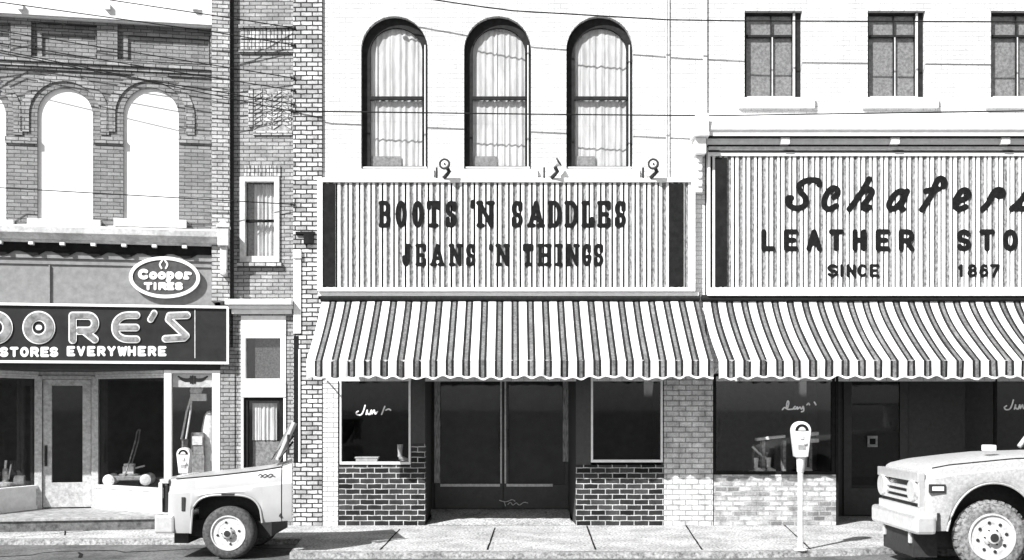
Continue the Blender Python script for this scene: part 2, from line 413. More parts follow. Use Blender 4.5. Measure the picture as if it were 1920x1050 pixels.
def crack(p, w, z=.004, mb=m, jit=.003):
    pts = [Vector(p[0]).lerp(Vector(p[1]), i / 14) for i in range(15)] if len(p) == 2 else [Vector(q) for q in p]
    d = (pts[-1] - pts[0]).normalized(); s = Vector((-d.y, d.x, 0)); L = []; Rr = []
    for q in pts:
        j = random.uniform(-jit, jit); ww = w * random.uniform(.7, 1.3)
        L.append((q.x + s.x * (j + ww), q.y + s.y * (j + ww), z)); Rr.append((q.x + s.x * (j - ww), q.y + s.y * (j - ww), z))
    mb.grid([L, Rr])
for (xa, ya, xb, yb) in ((750, 992, 713, 1050), (928, 990, 914, 1050), (1100, 986, 1117, 1050), (1284, 982, 1316, 1046), (1470, 984, 1520, 1030)):
    crack((gpx(xa, ya), gpx(xb, min(yb, 1031))), .012)
crack((gpx(20, 1008), gpx(290, 984)), .012)
crack((gpx(122, 978), gpx(122, 1004)), .010)
struct('pavement_joints', m, 'joint')
m = MB()
pts = [gpx(x, y, -.08) for x, y in ((-30, 1046), (60, 1041), (78, 1037), (110, 1034), (180, 1033), (215, 1032), (232, 1036), (300, 1033), (420, 1026), (560, 1030))]
crack(pts, .022, -.076, m, .02)
crack([gpx(x, y, -.08) for x, y in ((150, 1046), (152, 1040), (149, 1036))], .02, -.075, m, .02)
struct('road_cracks', m, 'joint')

# ---------------------------------------------------------------- grey brick building, left
def shell(th, x0, x1, y0, y1, z1, mat='interior'):
    m = MB(); m.box(x0, x1, y1, y1 + .2, 0, z1); m.box(x0, x0 + .1, y0, y1, 0, z1); m.box(x1 - .1, x1, y0, y1, 0, z1); m.box(x0 + .1, x1 - .1, y0, y1, z1 - .1, z1)
    th.part('rear_shell', m, mat)
F = FL
A = Thing('brick_building', 'grey brick storefront with blank white arched openings and a recessed corner shop door', 'building', (0, 0, 0), F)
xl = F.at(-330, 500).x; xr = F.at(398, 300).x; ztop = F.at(380, 26).z
ze = F.at(300, 474).z
arches = []
for pc in (-41, 122, 283):
    a = F.at(pc - 52, 412); b = F.at(pc + 52, 412); sp = F.at(pc, 216).z
    arches.append(arch_loop(a.x, b.x, F.at(pc, 412).z, sp, F.at(pc, 164).z - sp))
panels = [prect(F, 220, 50, 394, 116), prect(F, 58, 44, 182, 108), prect(F, -130, 38, 20, 102)]
m = MB(); m.flat(rect(xl, xr, ze, ztop), arches + panels, 0)
for l in arches: m.rim(l, 0, .14)
for l in panels:
    m.rim(l, 0, .085); m.flat(l, [], .085)
A.part('wall', m, 'grey_brick')
for l in panels:
    x0, z0 = l[0]; x1, z1 = l[2]; d = .085
    A.part('panel_moulding', MB().prism(rect(x0 + d, x1 - .02, z0, z1 - d), .05, .084, holes=[rect(x0 + d + .07, x1 - .03, z0 + .004, z1 - d - .07)]), 'grey_brick')
for pc, l in zip((-41, 122, 283), arches):
    w = A.part('window', MB().prism([(x, z) for x, z in l], .045, .1), 'board_white', label='arched opening filled with a blank white board')
    x0, x1 = l[0][0], l[1][0]; z0 = l[0][1]
    A.part('sill', MBb(x0 - .13, x1 + .13, -.1, .04, z0 - .13, z0 - .003), 'stone', w)
    r0 = (x1 - x0) / 2; cx = (x0 + x1) / 2; zsp = F.at(pc, 216).z; zb = F.at(pc, 250).z
    def ring(r): return [(cx + r * math.cos(math.pi * i / 26), zsp + r * math.sin(math.pi * i / 26)) for i in range(27)]
    o = [(cx + r0 + .25, zb)] + ring(r0 + .25) + [(cx - r0 - .25, zb)]; i_ = [(cx + r0 + .12, zb)] + ring(r0 + .12) + [(cx - r0 - .12, zb)]
    A.part('hood_mould', MB().prism(o + i_[::-1], -.024, -.001), 'mid_brick', w)
for (a, b) in ((10, 70), (175, 231), (335, 398)):
    A.part('string_course', MB().pbox(F, a, 257, b, 269, -.035, -.001), 'mid_brick')
m = MB(); m.pbox(F, -330, 109, 398, 116, -.09, -.001); m.pbox(F, -330, 116.5, 398, 124, -.055, -.001); m.pbox(F, -330, 124.5, 398, 129, -.03, -.001)
A.part('corbel_course', m, 'mid_brick')
m = MB(); m.pbox(F, -330, 3, 398, 31, -.12, .3); m.pbox(F, -330, -40, 398, 3, -.05, .3); m.pbox(F, -330, 31.2, 398, 34, -.07, -.001)
for k in range(-2, 3):
    x = 38 + k * 162 + .1
    m.pbox(F, x, 14, x + 10, 24, -.18, -.121)
A.part('parapet_coping', m, 'white_paint')
pr = F.at(432, 300).x
A.part('corner_pier', MBb(xr + .002, pr - .003, -.13, .3, F.at(415, 567).z, ztop + .6), 'pale_brick')
m = MB(); m.box(pr - .003, pr + .045, -.02, .25, 2.9, ztop + .6); A.part('gap_shade_strip', m, 'dark_metal')  # dark strip standing for the gap's shadow beside the pier
# shop cornice
cz0, cz1 = F.at(300, 461).z, F.at(300, 432).z
prof = [(0, cz0), (-.10, cz0), (-.12, cz0 + .03), (-.16, cz0 + .04), (-.2, cz0 + .10), (-.26, cz0 + .13), (-.28, cz1 - .03), (-.24, cz1), (0, cz1 + .03)]
m = MB(); m.grid([[(x, y, z) for y, z in prof] for x in (xl, xr + .12)]); m.quad([(xr + .12, y, z) for y, z in prof])
cor = A.part('cornice', m, 'stone')
m = MB(); m.box(xl, xr + .05, -.06, .1, cz0 - .13, cz0); A.part('cornice_shade_band', m, 'dark_paint', cor)  # dark colour stands for the shadow under the cornice
k = 0
x = F.at(-60, 470).x
while x < xr - .1:
    b = MB(); b.prism([(x, cz0 - .002), (x + .07, cz0 - .002), (x + .07, cz0 - .045), (x, cz0 - .045)], -.17, -.061)
    A.part('bracket', b, 'white_paint', cor)
    b = MB(); b.prism([(x - .16, cz0 - .13), (x + .23, cz0 - .13), (x + .13, cz0 - .19), (x + .02, cz0 - .21), (x - .05, cz0 - .17)], -.05, -.005); A.part('drop_ornament', b, 'dark_paint', cor)
    x += .465
# end bracket
ex = F.at(422, 450).x
m = MB(); m.box(ex - .09, ex + .08, -.36, -.131, cz0 - .02, cz1 + .02); m.box(ex - .11, ex + .10, -.38, -.131, cz1 + .021, cz1 + .06)
m.box(ex - .055, ex + .05, -.31, -.131, cz0 - .4, cz0 - .021); m.prism([(ex - .09, cz1 + .061), (ex + .08, cz1 + .061), (ex, cz1 + .16)], -.36, -.14)
m.lathe([(.0, -.34), (.05, -.33), (.06, -.25), (.05, -.132)], (ex, 0, cz0 - .44), 'y', 16)
A.part('corner_bracket', m, 'stone', cor, bevel=.008)
# fascia panel above sign
pz0, pz1 = F.at(300, 574).z, cz0 - .13
m = MB(); m.box(xl, xr + .04, .0, .06, pz0 - .1, pz1 - .002); m.box(xl, xr + .04, -.025, -.001, F.at(300, 500).z, F.at(300, 495).z); m.box(xl, xr + .04, -.03, -.001, pz1 - .11, pz1 - .003)
m.box(F.at(92, 530).x, F.at(94.5, 530).x, -.035, -.001, pz0, F.at(92, 497).z)
A.part('fascia_panel', m, 'panel_grey')
# storefront: door set back, angled show windows
zst = .21; zt = F.at(300, 694).z; rec = 1.25
xA = F.at(308, 800).x; xB = F.at(322, 800).x; xC = F.at(398, 800).x; xD = F.at(413, 800).x
def atr(px, o): return F.at(px, 800, o).x
dl, dr = atr(82, rec), atr(172, rec)
fl, fr = atr(67, rec), atr(186, rec)
xL0 = F.at(-250, 800).x
m = MB(); m.box(xl, xD, -.42, rec + .1, zst - .05, zst); stp = A.part('step', m, 'step', bevel=.008)
m = MB(); m.box(xl, xD, -.39, rec + .1, .002, zst - .052); A.part('riser', m, 'riser', stp)
m = MB(); m.box(xl, xD, .061, 2.6, zt, F.at(300, 570).z - .06); A.part('soffit', m, 'shop_shade_dark')
m = MB(); m.box(xl, xl + .06, .3, 2.6, 0, zt); m.box(xl + .06, xD, 2.6, 2.7, 0, zt); m.box(xD - .06, xD, .12, 2.6, 0, zt); m.box(xl + .06, xD - .06, rec + .11, 2.6, .1, zst - .01)
A.part('interior', m, 'interior')
# door
dz0, dz1 = zst + .02, F.at(126, 712, rec).z
d = A.part('door', frame_mb(rect(dl, dr, dz0, dz1), rect(dl + .14, dr - .14, dz0 + .42, dz1 - .1), rec - .05, rec), 'old_door', bevel=.006)
A.part('glazing', MBb(dl + .14, dr - .14, rec - .028, rec - .022, dz0 + .42, dz1 - .1), 'glass_dark', d)
m = MB(); m.box(dl + .03, dl + .07, rec - .075, rec - .051, dz0 + .7, dz0 + 1.05); m.tube([(dl + .05, rec - .08, dz0 + .74), (dl + .05, rec - .12, dz0 + .77), (dl + .05, rec - .12, dz0 + .97), (dl + .05, rec - .08, dz0 + 1.0)], .012)
A.part('handle', m, 'dark_metal', d)
m = MB()
for a, b in ((fl, dl - .01), (dr + .01, fr)): A.part('door_post', MBb(a, b, rec - .09, rec + .03, zst, dz1 + .06), 'old_door', bevel=.005)
m.box(dl - .009, dr + .009, rec - .08, rec + .03, dz1 + .006, dz1 + .07); m.box(fl, fr, rec - .06, rec + .03, dz1 + .071, zt)
A.part('door_frame', m, 'old_door', bevel=.005)
bz = F.at(250, 914, .4).z
def slanted(m, p0, p1, z0, z1, th, mi=0):
    p0, p1 = Vector((p0[0], p0[1], 0)), Vector((p1[0], p1[1], 0)); d = (p1 - p0).normalized(); nn = Vector((-d.y, d.x, 0)) * th
    a, b, c, e = p0 - nn, p1 - nn, p1 + nn, p0 + nn; k = len(m.v)
    for z in (z0, z1): m.v += [Vector((q.x, q.y, z)) for q in (a, b, c, e)]
    for q in ((0, 3, 2, 1), (4, 5, 6, 7), (0, 1, 5, 4), (1, 2, 6, 5), (2, 3, 7, 6), (3, 0, 4, 7)): m.f.append(tuple(k + i for i in q)); m.m.append(mi)
# right hand show window (slanted), left hand one mirrored
wr0, wr1 = (fr, rec - .04), (xA + .03, .05)
wl0, wl1 = (fl, rec - .04), (F.at(-60, 800).x, .05)
for q0, q1, lab in ((wr0, wr1, None), (wl0, wl1, None)):
    m = MB(); slanted(m, q0, q1, zst, bz - .05, .05); slanted(m, q0, q1, bz - .05, bz, .075); slanted(m, q0, q1, zst, zst + .06, .065)
    w = A.part('show_window', m, 'white_paint')
    m = MB(); slanted(m, q0, q1, bz, zt - .1, .004); A.part('pane', m, 'glass', w)
    m = MB(); slanted(m, q0, q1, zt - .12, zt - .09, .05); slanted(m, q0, q1, zt - .085, zt - .05, .07); slanted(m, q0, q1, zt - .045, zt - .003, .09); A.part('head_trim', m, 'trim_grey', w)
m = MB(); m.box(xA, xB, -.03, .12, zst, zt); m.box(xC, xD, -.03, .12, zst, zt); m.box(xB, xC, -.03, .12, zt - .05, zt - .002)
cw = A.part('corner_window', m, 'white_paint', bevel=.006)
A.part('stall_riser', MBb(xB, xC, -.01, .1, zst, bz + .06), 'white_paint', cw)
A.part('pane', MBb(xB, xC, .04, .046, bz + .06, zt - .05), 'glass', cw)
tz = F.at(360, 726).z
A.part('transom_card', MBb(xB + .01, xC - .01, .05, .06, tz, zt - .06), 'trim_grey', cw)
wing = [smooth([(334, 706), (342, 710), (352, 711), (357, 709)]), smooth([(338, 710), (346, 714), (357, 714)]), [(357, 706), (357, 718)], [(361, 705), (361, 719)], [(365, 706), (365, 718)],
        smooth([(388, 706), (380, 710), (370, 711), (365, 709)]), smooth([(384, 710), (376, 714), (365, 714)])]
A.part('winged_emblem', stroke_mb(wing, 1.7, F, .0495, .044, .9), 'letter_black', cw)
A.part('pier', MBb(xD + .003, F.at(440, 800).x, -.02, .3, 0, F.at(430, 560).z), 'mid_brick')
shell(A, xl, pr, .3, 6, ztop)

# fascia sign
SG = Thing('fascia_sign', 'long black fascia board with big outlined letters and a thin white border', 'sign', F.at(215, 681, -.1), F)
sx0, sx1 = F.at(-330, 620).x, F.at(429, 620).x; sz0, sz1 = F.at(215, 681).z, F.at(215, 573).z
SG.part('board', MBb(sx0, sx1, -.1, -.002, sz0, sz1), 'sign_black')
SG.part('border', MB().prism(rect(sx0 - .01, sx1 + .01, sz0 - .01, sz1 + .01), -.135, -.085, holes=[rect(sx0 + .03, sx1 - .025, sz0 + .03, sz1 - .03)]), 'letter_white')
SG.part('seam', MB().pbox(F, 366, 582, 367.5, 672, -.106, -.1), 'trim_grey')
def outlined(polys, ht):
    l = SG.part('letter', stroke_mb(polys, ht, F, -.1, -.118, 1.0), 'letter_white')
    SG.part('letter_face', stroke_mb(polys, ht - 2.6, F, -.119, -.128, .8), 'letter_grey', l)
for cx in (-3, 76): outlined([arc(cx, 615, 21, 21.5, 0, 360, 36)], 9.5)
for cx in (-3, 76): SG.part('letter_centre', stroke_mb([[(cx - 1, 615), (cx + 1, 615)]], 5, F, -.1, -.115, 1), 'letter_white')
outlined([[(139, 638), (139, 593), (166, 593)] + arc(168, 607, 13, 14, -90, 90)[:] + [(150, 621)], [(160, 621), (180, 637)]], 7.5)
outlined([smooth([(258, 592), (235, 593), (222, 602), (218, 615), (222, 628), (235, 636), (258, 637)]), [(222, 615), (257, 615)]], 7)
outlined([[(291, 588), (284, 600)]], 6)
outlined([[(352, 592), (320, 593), (318, 600), (350, 630), (346, 634), (312, 636)]], 7)
outlined([[(-150, 638), (-135, 593), (-115, 625), (-95, 593), (-80, 638)]], 7)
w = 'STORES'; xs = [3, 22, 41, 60, 79, 96]
for ch, x in zip('STORES', xs): SG.part('letter', stroke_mb(px_strokes(FONT[ch], x, 651, x + 16, 670, 2.6), 2.6, F, -.1, -.108, .9), 'letter_white')
for i, ch in enumerate('EVERYWHERE'):
    x = 128 + i * 18.9; SG.part('letter', stroke_mb(px_strokes(FONT[ch], x, 649.5, x + (18 if ch == 'W' else 15.5), 668.5, 2.6), 2.6, F, -.1, -.108, .9), 'letter_white')
# oval sign
OV = Thing('oval_sign', 'oval dark sign with white rim and bold white lettering above the black fascia board', 'sign', F.at(310, 562, -.06), F)
c = F.at(310, 521); a_ = F.at(376, 521).x - c.x; b_ = F.at(310, 482).z - c.z
def oval(k, n=48): return [(c.x + (a_ + k) * math.cos(2 * math.pi * i / n), c.z + (b_ + k) * math.sin(2 * math.pi * i / n)) for i in range(n)]
OV.part('panel', MB().prism(oval(-.03), -.07, -.035), 'oval_grey')
OV.part('rim', MB().prism(oval(0), -.085, -.03, holes=[oval(-.055)]), 'letter_white')
def wl(ch, x0, x1, y0, y1, ht): OV.part('letter', stroke_mb(px_strokes(FONT[ch], x0, y0, x1, y1, ht), ht, F, -.07, -.08, .8), 'letter_white')
wl('C', 260, 281, 505, 525, 3.4)
for ch, x in zip('ooper', (281, 297, 313, 329, 345)): wl(ch, x, x + 15.5, 510, 525, 2.9)
for ch, x, w_ in zip('TIRES', (271, 287, 298, 314, 329), (16, 10, 16, 14, 15)): wl(ch, x, x + w_, 530, 545, 2.6)
OV.part('ring_mark', stroke_mb([smooth([(304, 504), (301, 497), (305, 490), (308, 487), (311, 490), (315, 497), (312, 504)])], 1.6, F, -.07, -.08, .7), 'letter_white')

# goods in the hardware shop windows
def mower(loc, F):
    t = Thing('lawn_mower', 'push lawn mower with white wheels standing behind the slanted window beside the shop door', 'lawn mower', loc, F)
    x, y, z = loc; m = MB()
    m.box(x - .26, x + .26, y - .2, y + .2, z + .09, z + .17); m.lathe([(.19, .17), (.17, .2), (.0, .21)], (x, y, z), 'z', 20); t.part('deck', m, 'goods_grey', bevel=.02)
    m = MB(); m.box(x - .1, x + .08, y - .09, y + .09, z + .2, z + .33); m.lathe([(.0, .33), (.1, .335), (.1, .37), (.0, .38)], (x, y, z), 'z', 18); m.tube([(x + .09, y, z + .29), (x + .25, y, z + .33)], .018); t.part('engine', m, 'goods_white', bevel=.01)
    for dx in (-.3, .3):
        for dy in (-.23, .23):
            t.part('wheel', MB().lathe([(.0, -.03), (.05, -.03), (.09, -.02), (.1, 0), (.09, .02), (.05, .03), (0, .03)], (x + dx, y + dy, z + .1), 'y', 20), 'goods_white')
    m = MB(); m.tube([(x - .05, y - .18, z + .15), (x + .12, y - .18, z + .75), (x + .14, y - .17, z + .9), (x + .16, y - .1, z + .95), (x + .16, y + .1, z + .95), (x + .14, y + .17, z + .9), (x + .12, y + .18, z + .75), (x - .05, y + .18, z + .15)], .012)
    t.part('handle', m, 'goods_grey')
p = F.at(246, 913, 1.1); mower((p.x - .05, 1.25, bz - .02), F)
def slab(poly, z0, z1):
    m = MB(); m.quad([(x, y, z0) for x, y in poly]); m.quad([(x, y, z1) for x, y in poly])
    for i in range(len(poly)):
        (xa, ya), (xb, yb) = poly[i], poly[(i + 1) % len(poly)]; m.quad([(xa, ya, z0), (xb, yb, z0), (xb, yb, z1), (xa, ya, z1)])
    return m
A.part('display_floor', slab([(fr + .1, rec + .06), (xB - .01, .2), (xB - .01, 2.5), (fr + .1, 2.5)], zst + .01, bz - .021), 'dark_paint')
A.part('display_floor', slab([(fl - .1, rec + .06), (wl1[0] - .08, .2), (xl + .1, .2), (xl + .1, 2.5), (fl - .1, 2.5)], zst + .01, bz - .021), 'dark_paint')
gz = bz + .04
pf = MB(); pf.box(xB, xC, .15, .74, zst, gz - .002); A.part('display_floor', pf, 'dark_paint')
def goods():
    x = (xB + xC) / 2
    t = Thing('garden_tiller', 'long handled garden machine leaning upright in the narrow corner show window', 'garden tool', (x - .1, .35, gz), F)
    m = MB(); m.tube([(x - .2, .3, gz + .75), (x - .12, .3, gz + 1.2), (x - .05, .33, gz + 1.45)], .016); m.tube([(x - .14, .42, gz + .75), (x - .07, .42, gz + 1.2), (x - .05, .4, gz + 1.45)], .016); t.part('handle', m, 'goods_white')
    m = MB(); m.box(x - .06, x + .2, .28, .45, gz + 1.38, gz + 1.5); m.lathe([(0, -.07), (.09, -.06), (.09, .06), (0, .07)], (x + .02, .36, gz + 1.55), 'y', 14); m.tube([(x + .1, .33, gz + 1.5), (x + .17, .33, gz + 1.75)], .02); t.part('engine', m, 'goods_white', bevel=.01)
    m = MB(); m.box(x - .2, x - .1, .32, .42, gz, gz + .75); t.part('stand', m, 'goods_grey', bevel=.01)
    m = MB(); m.box(x - .04, x + .16, .22, .42, gz + .5, gz + .86); lone_box = Thing('carton', 'grey carton standing in the narrow corner show window', 'box', (x + .06, .32, gz), F)
    lone_box.part('box', m, 'goods_grey', bevel=.004); m = MB(); m.box(x - .02, x + .14, .2, .219, gz + .66, gz + .8); lone_box.part('label', m, 'goods_white'); m = MB(); m.box(x - .06, x + .17, .2, .43, gz, gz + .498); lone_box.part('plinth', m, 'leather')
    s = Thing('sack', 'tall pale sack at the right end of the narrow corner show window', 'sack', (x + .25, .38, gz), F)
    m = MB(); m.lathe([(.0, 0), (.11, .01), (.13, .15), (.12, .5), (.135, .9), (.09, 1.12), (.05, 1.2), (.0, 1.22)], (x + .235, .42, gz), 'z', 14); s.part('bag', m, 'goods_white', smooth=60)
    m = MB(); m.lathe([(.052, 1.13), (.08, 1.14), (.08, 1.165), (.052, 1.17)], (x + .235, .42, gz), 'z', 14); s.part('tie', m, 'leather')
goods()
x = F.at(10, 900, 1.3).x
t = Thing('hand_pump', 'small upright pump with pale handle behind the left slanted show window', 'pump', (x, 1.3, bz - .02), F)
m = MB(); m.lathe([(.0, 0), (.14, .01), (.13, .06), (.05, .08), (.045, .3), (0, .31)], (x, 1.3, bz - .02), 'z', 16); t.part('body', m, 'goods_grey')
m = MB(); m.tube([(x, 1.3, bz + .28), (x + .01, 1.3, bz + .42)], .02); m.tube([(x + .05, 1.3, bz + .1), (x + .09, 1.3, bz + .35)], .012); t.part('handle', m, 'goods_white')
x = F.at(34, 905, 1.3).x
t = Thing('paint_tin', 'pale tin lying on its side behind the left slanted show window', 'tin', (x, 1.4, bz - .02), F)
m = MB(); m.lathe([(.0, -.08), (.085, -.08), (.09, -.07), (.085, .07), (.09, .08), (.0, .08)], (x, 1.4, bz + .07), 'x', 20); t.part('can', m, 'goods_white')
m = MB(); m.lathe([(.0, .081), (.07, .081), (.07, .088), (0, .088)], (x, 1.4, bz + .07), 'x', 20); t.part('lid', m, 'goods_grey')

# ---------------------------------------------------------------- narrow brick building
F = F0
B = Thing('narrow_building', 'narrow pale brick building with a single sash window above a curtained door', 'building', (X(490), 0, 0))
TOP = Z(-60)
bx0, bx1 = X(438), X(550)
wl_ = prect(F, 455, 335, 519, 486)
dw = prect(F, 452, 592, 536, 985)
m = MB(); m.flat(rect(bx0, bx1, 0, TOP), [wl_, rect(dw[0][0], dw[1][0], 0.0001, dw[2][1])], .02)
m.rim(wl_, .02, .2); m.rim(rect(dw[0][0], dw[1][0], 0.0001, dw[2][1]), .02, .3)
B.part('wall', m, 'mid_brick')
m = MB()
for k in range(14):
    x = 452 + k * 7; 
    if x < 544: m.pbox(F, x, 55, x + 5.6, 72, -.015, .019); m.pbox(F, x, 76, x + 5.6, 92, -.015, .019)
m.pbox(F, 448, 48, 550, 53, -.05, .019); m.pbox(F, 448, 94, 550, 98, -.03, .019)
B.part('soldier_course', m, 'pale_brick')
m = MB()
for k in range(10): m.pbox(F, 457 + k * 7, 310, 462.6 + k * 7, 330, -.005, .019)
B.part('flat_arch', m, 'pale_brick')
m = MB()
for r_ in range(4):
    for k in range(8):
        x = 476 + (r_ % 4) * 18; y = 166 + k * 8.6; s = 1 if r_ % 2 else -1
        a = [(x, y + (0 if s > 0 else 10)), (x + 15.5, y + (10 if s > 0 else 0)), (x + 15.5, y + (16 if s > 0 else 6)), (x, y + (6 if s > 0 else 16))]
        m.prism([(X(p[0]), Z(p[1])) for p in a][::-1], -.002, .019)
m.pbox(F, 466, 165, 474, 238, -.008, .019); m.pbox(F, 474.5, 246, 548, 253, -.008, .019)
B.part('herringbone_panel', m, 'pale_brick')
B.part('backing_panel', MB().pbox(F, 474.5, 164, 549, 245.5, .012, .019), 'goods_grey')
# sash window
x0, z0 = wl_[0]; x1, z1 = wl_[2]
w = B.part('sash_window', MB().prism(rect(x0 - .045, x1 + .045, z0 - .05, z1 + .03), -.02, .1, holes=[rect(x0 + .04, x1 - .04, z0 + .05, z1 - .05)]), 'trim_grey', bevel=.005)
zm = Z(413)
m = MB(); m.box(x0 + .04, x1 - .04, .05, .09, zm - .02, zm + .02)
B.part('meeting_rail', m, 'dark_paint', w)
B.part('pane', MBb(x0 + .04, x1 - .04, .095, .1, z0 + .05, z1 - .05), 'glass', w)
def curtain(x0, x1, z0, z1, y, amp, n, mat_m=None, jitter=.25):
    m = MB(); rows = []; N = n * 8; ph = [random.uniform(-jitter, jitter) for _ in range(n + 1)]; am = [random.uniform(.25, 1.25) for _ in range(n + 1)]
    for zz in (z0, z0 + (z1 - z0) * .33, z0 + (z1 - z0) * .66, z1):
        rows.append([(x0 + (x1 - x0) * (i + .9 * math.sin(i * .37 + ph[0] * 20)) / N, y + amp * am[i // 8] * math.sin(2 * math.pi * (i / 8 + ph[i // 8])) * (1 if zz < z1 - .1 else .7), zz) for i in range(N + 1)])
    m.grid(rows); return m
B.part('curtain', curtain(x0 + .16, x1 - .05, z0 + .06, z1 - .06, .17, .025, 5), 'curtain', w, solid=.004)
m = MB(); m.box(x0, x1, .21, .24, z0, z1); B.part('backing', m, 'blind', w)
B.part('sill', MBb(x0 - .08, x1 + .08, -.06, .05, z0 - .12, z0 - .052), 'pale_brick', w)
# door with transom
m = MB(); m.pbox(F, 428, 563, 551, 573, -.22, .019); m.pbox(F, 432, 573.5, 551, 580, -.14, .019); m.pbox(F, 436, 580.5, 549, 589, -.08, .019)
B.part('door_cornice', m, 'white_paint', bevel=.006)
x0, x1 = dw[0][0], dw[1][0]
m = MB(); m.box(x0 + .001, x1 - .001, -.01, .16, Z(626), Z(592))
d = B.part('door_surround', m, 'white_paint')
m = MB()
m.prism(rect(x0 + .001, x1 - .001, Z(716), Z(626.3)), .0, .12, holes=[rect(x0 + .07, x1 - .09, Z(710), Z(634))])
m.box(x0 + .001, x1 - .001, -.015, .14, Z(745), Z(716.3))
B.part('transom_frame', m, 'white_paint', d, bevel=.004)
B.part('transom_pane', MBb(x0 + .07, x1 - .09, .07, .076, Z(710), Z(634)), 'glass', d)
B.part('transom_blind', MBb(x0 + .2, x1 - .02, .13, .14, Z(714), Z(628)), 'mesh_screen', d)
dd = B.part('door', MB().prism(rect(x0 + .04, x1 - .04, .02, Z(746)), .03, .1, holes=[rect(x0 + .11, x1 - .11, Z(905), Z(752))]), 'dark_paint', bevel=.005)
B.part('glazing', MBb(x0 + .11, x1 - .11, .07, .075, Z(905), Z(752)), 'glass', dd)
B.part('curtain', curtain(x0 + .16, x1 - .16, Z(826), Z(756), .13, .02, 6), 'curtain', dd, solid=.004)
B.part('lower_blind', MBb(x0 + .16, x1 - .12, .14, .15, Z(905), Z(828)), 'blind', dd)
m = MB(); m.box(x0 + .002, x0 + .038, -.01, .15, .02, Z(746)); m.box(x1 - .038, x1 - .002, -.01, .15, .02, Z(746))
B.part('door_jamb', m, 'white_paint')
shell(B, bx0, bx1, .4, 6, TOP)

# ---------------------------------------------------------------- white building with arched windows
D = Thing('white_building', 'white painted storefront with three tall arched windows over a recessed double door', 'building', (X(960), 0, 0))
dx0, dx1 = X(605), X(1322)
D.part('brick_pilaster', MBb(X(551), X(604.5), -.05, .3, 0, TOP), 'white_brick')
m = MB(); m.pbox(F, 556, 436, 592, 441, -.1, -.051); m.pbox(F, 572, 441.3, 590, 459, -.13, -.051); D.part('cornice_stub', m, 'dark_paint', bevel=.004)
m = MB(); m.pbox(F, 551.5, 470, 567, 486, -.11, -.051); m.pbox(F, 552, 486.5, 566, 626, -.08, -.051); D.part('white_bracket', m, 'white_paint', bevel=.01)
m = MB(); m.pbox(F, 552, 630, 561, 866, -.058, -.051); D.part('dark_strip', m, 'dark_paint')
m = MB(); m.pbox(F, 561.2, 655, 564.5, 866, -.075, -.051); D.part('white_batten', m, 'white_paint')
aw = []
for a, b in ((677, 802), (870, 996), (1062, 1187)):
    r = (b - a) / 2 / PX; aw.append(arch_loop(X(a), X(b), Z(318), Z(30) - r, r))
m = MB(); m.flat(rect(dx0, dx1, Z(560), TOP), aw, 0)
for l in aw: m.rim(l, 0, .15)
m.box(dx0, dx1, .001, .1, Z(715), Z(560.2))
D.part('wall', m, 'white_wall')
labs = ['', '', '']
for l in aw:
    x0, z0 = l[0]; x1 = l[1][0]; zs = l[2][1]; i_ = .05
    inner = arch_loop(x0 + .14, x1 - .10, z0 + .08, zs, (x1 - x0) / 2 - .16)  # dark frame widened left and top to stand for the reveal's shadow
    w = D.part('arched_window', MB().prism(l, .10, .149, holes=[inner]), 'frame_dark', bevel=.004)
    zm = Z(181)
    D.part('meeting_rail', MBb(x0 + .13, x1 - .09, .085, .13, zm - .028, zm + .028), 'frame_dark', w)
    m = MB(); m.box(x1 - .06, x1 - .045, .085, .0995, z0 + .02, zs + .1); m.box(x0 + .02, x1 - .02, .04, .0995, z0 + .035, z0 + .055); D.part('storm_bead', m, 'white_paint', w)
    D.part('pane', MBb(x0 + .03, x1 - .03, .135, .14, z0 + .05, zs + (x1 - x0) / 2 - .03), 'glass', w)
    cm = curtain(x0 - .05, x1 + .05, z0 + .02, zs + .6, .175, .013, random.choice((9, 11, 12)), jitter=.3)
    D.part('curtain', cm, 'curtain', w, solid=.004)
    D.part('backing', MBb(x0 - .1, x1 + .1, .36, .38, z0 - .1, zs + .7), 'interior', w)
    D.part('sill', MBb(x0 - .1, x1 + .1, -.07, .06, z0 - .15, z0 - .003), 'white_paint', w)
    k = random.uniform(.3, .5)
    m = MB()
    m.box(x0 + .15, x0 + .15 + k, .143, .155, z0 + .09, z0 + .25)
    D.part('lower_screen', m, 'blind', w)
m = MB()
for a in (1250, 1254): m.tube([(X(a), -.02, Z(335)), (X(a), -.02, TOP)], .012)
D.part('conduit', m, 'trim_grey')
m = MB(); m.box(X(1318), X(1325), -.04, -.002, Z(222), TOP); D.part('party_seam', m, 'stone')
m = MB(); m.box(X(598), X(1308), -.1, -.002, Z(556), Z(549)); m.box(X(598), X(1308), -.05, -.002, Z(562), Z(556.3)); D.part('sign_ledge', m, 'white_paint')
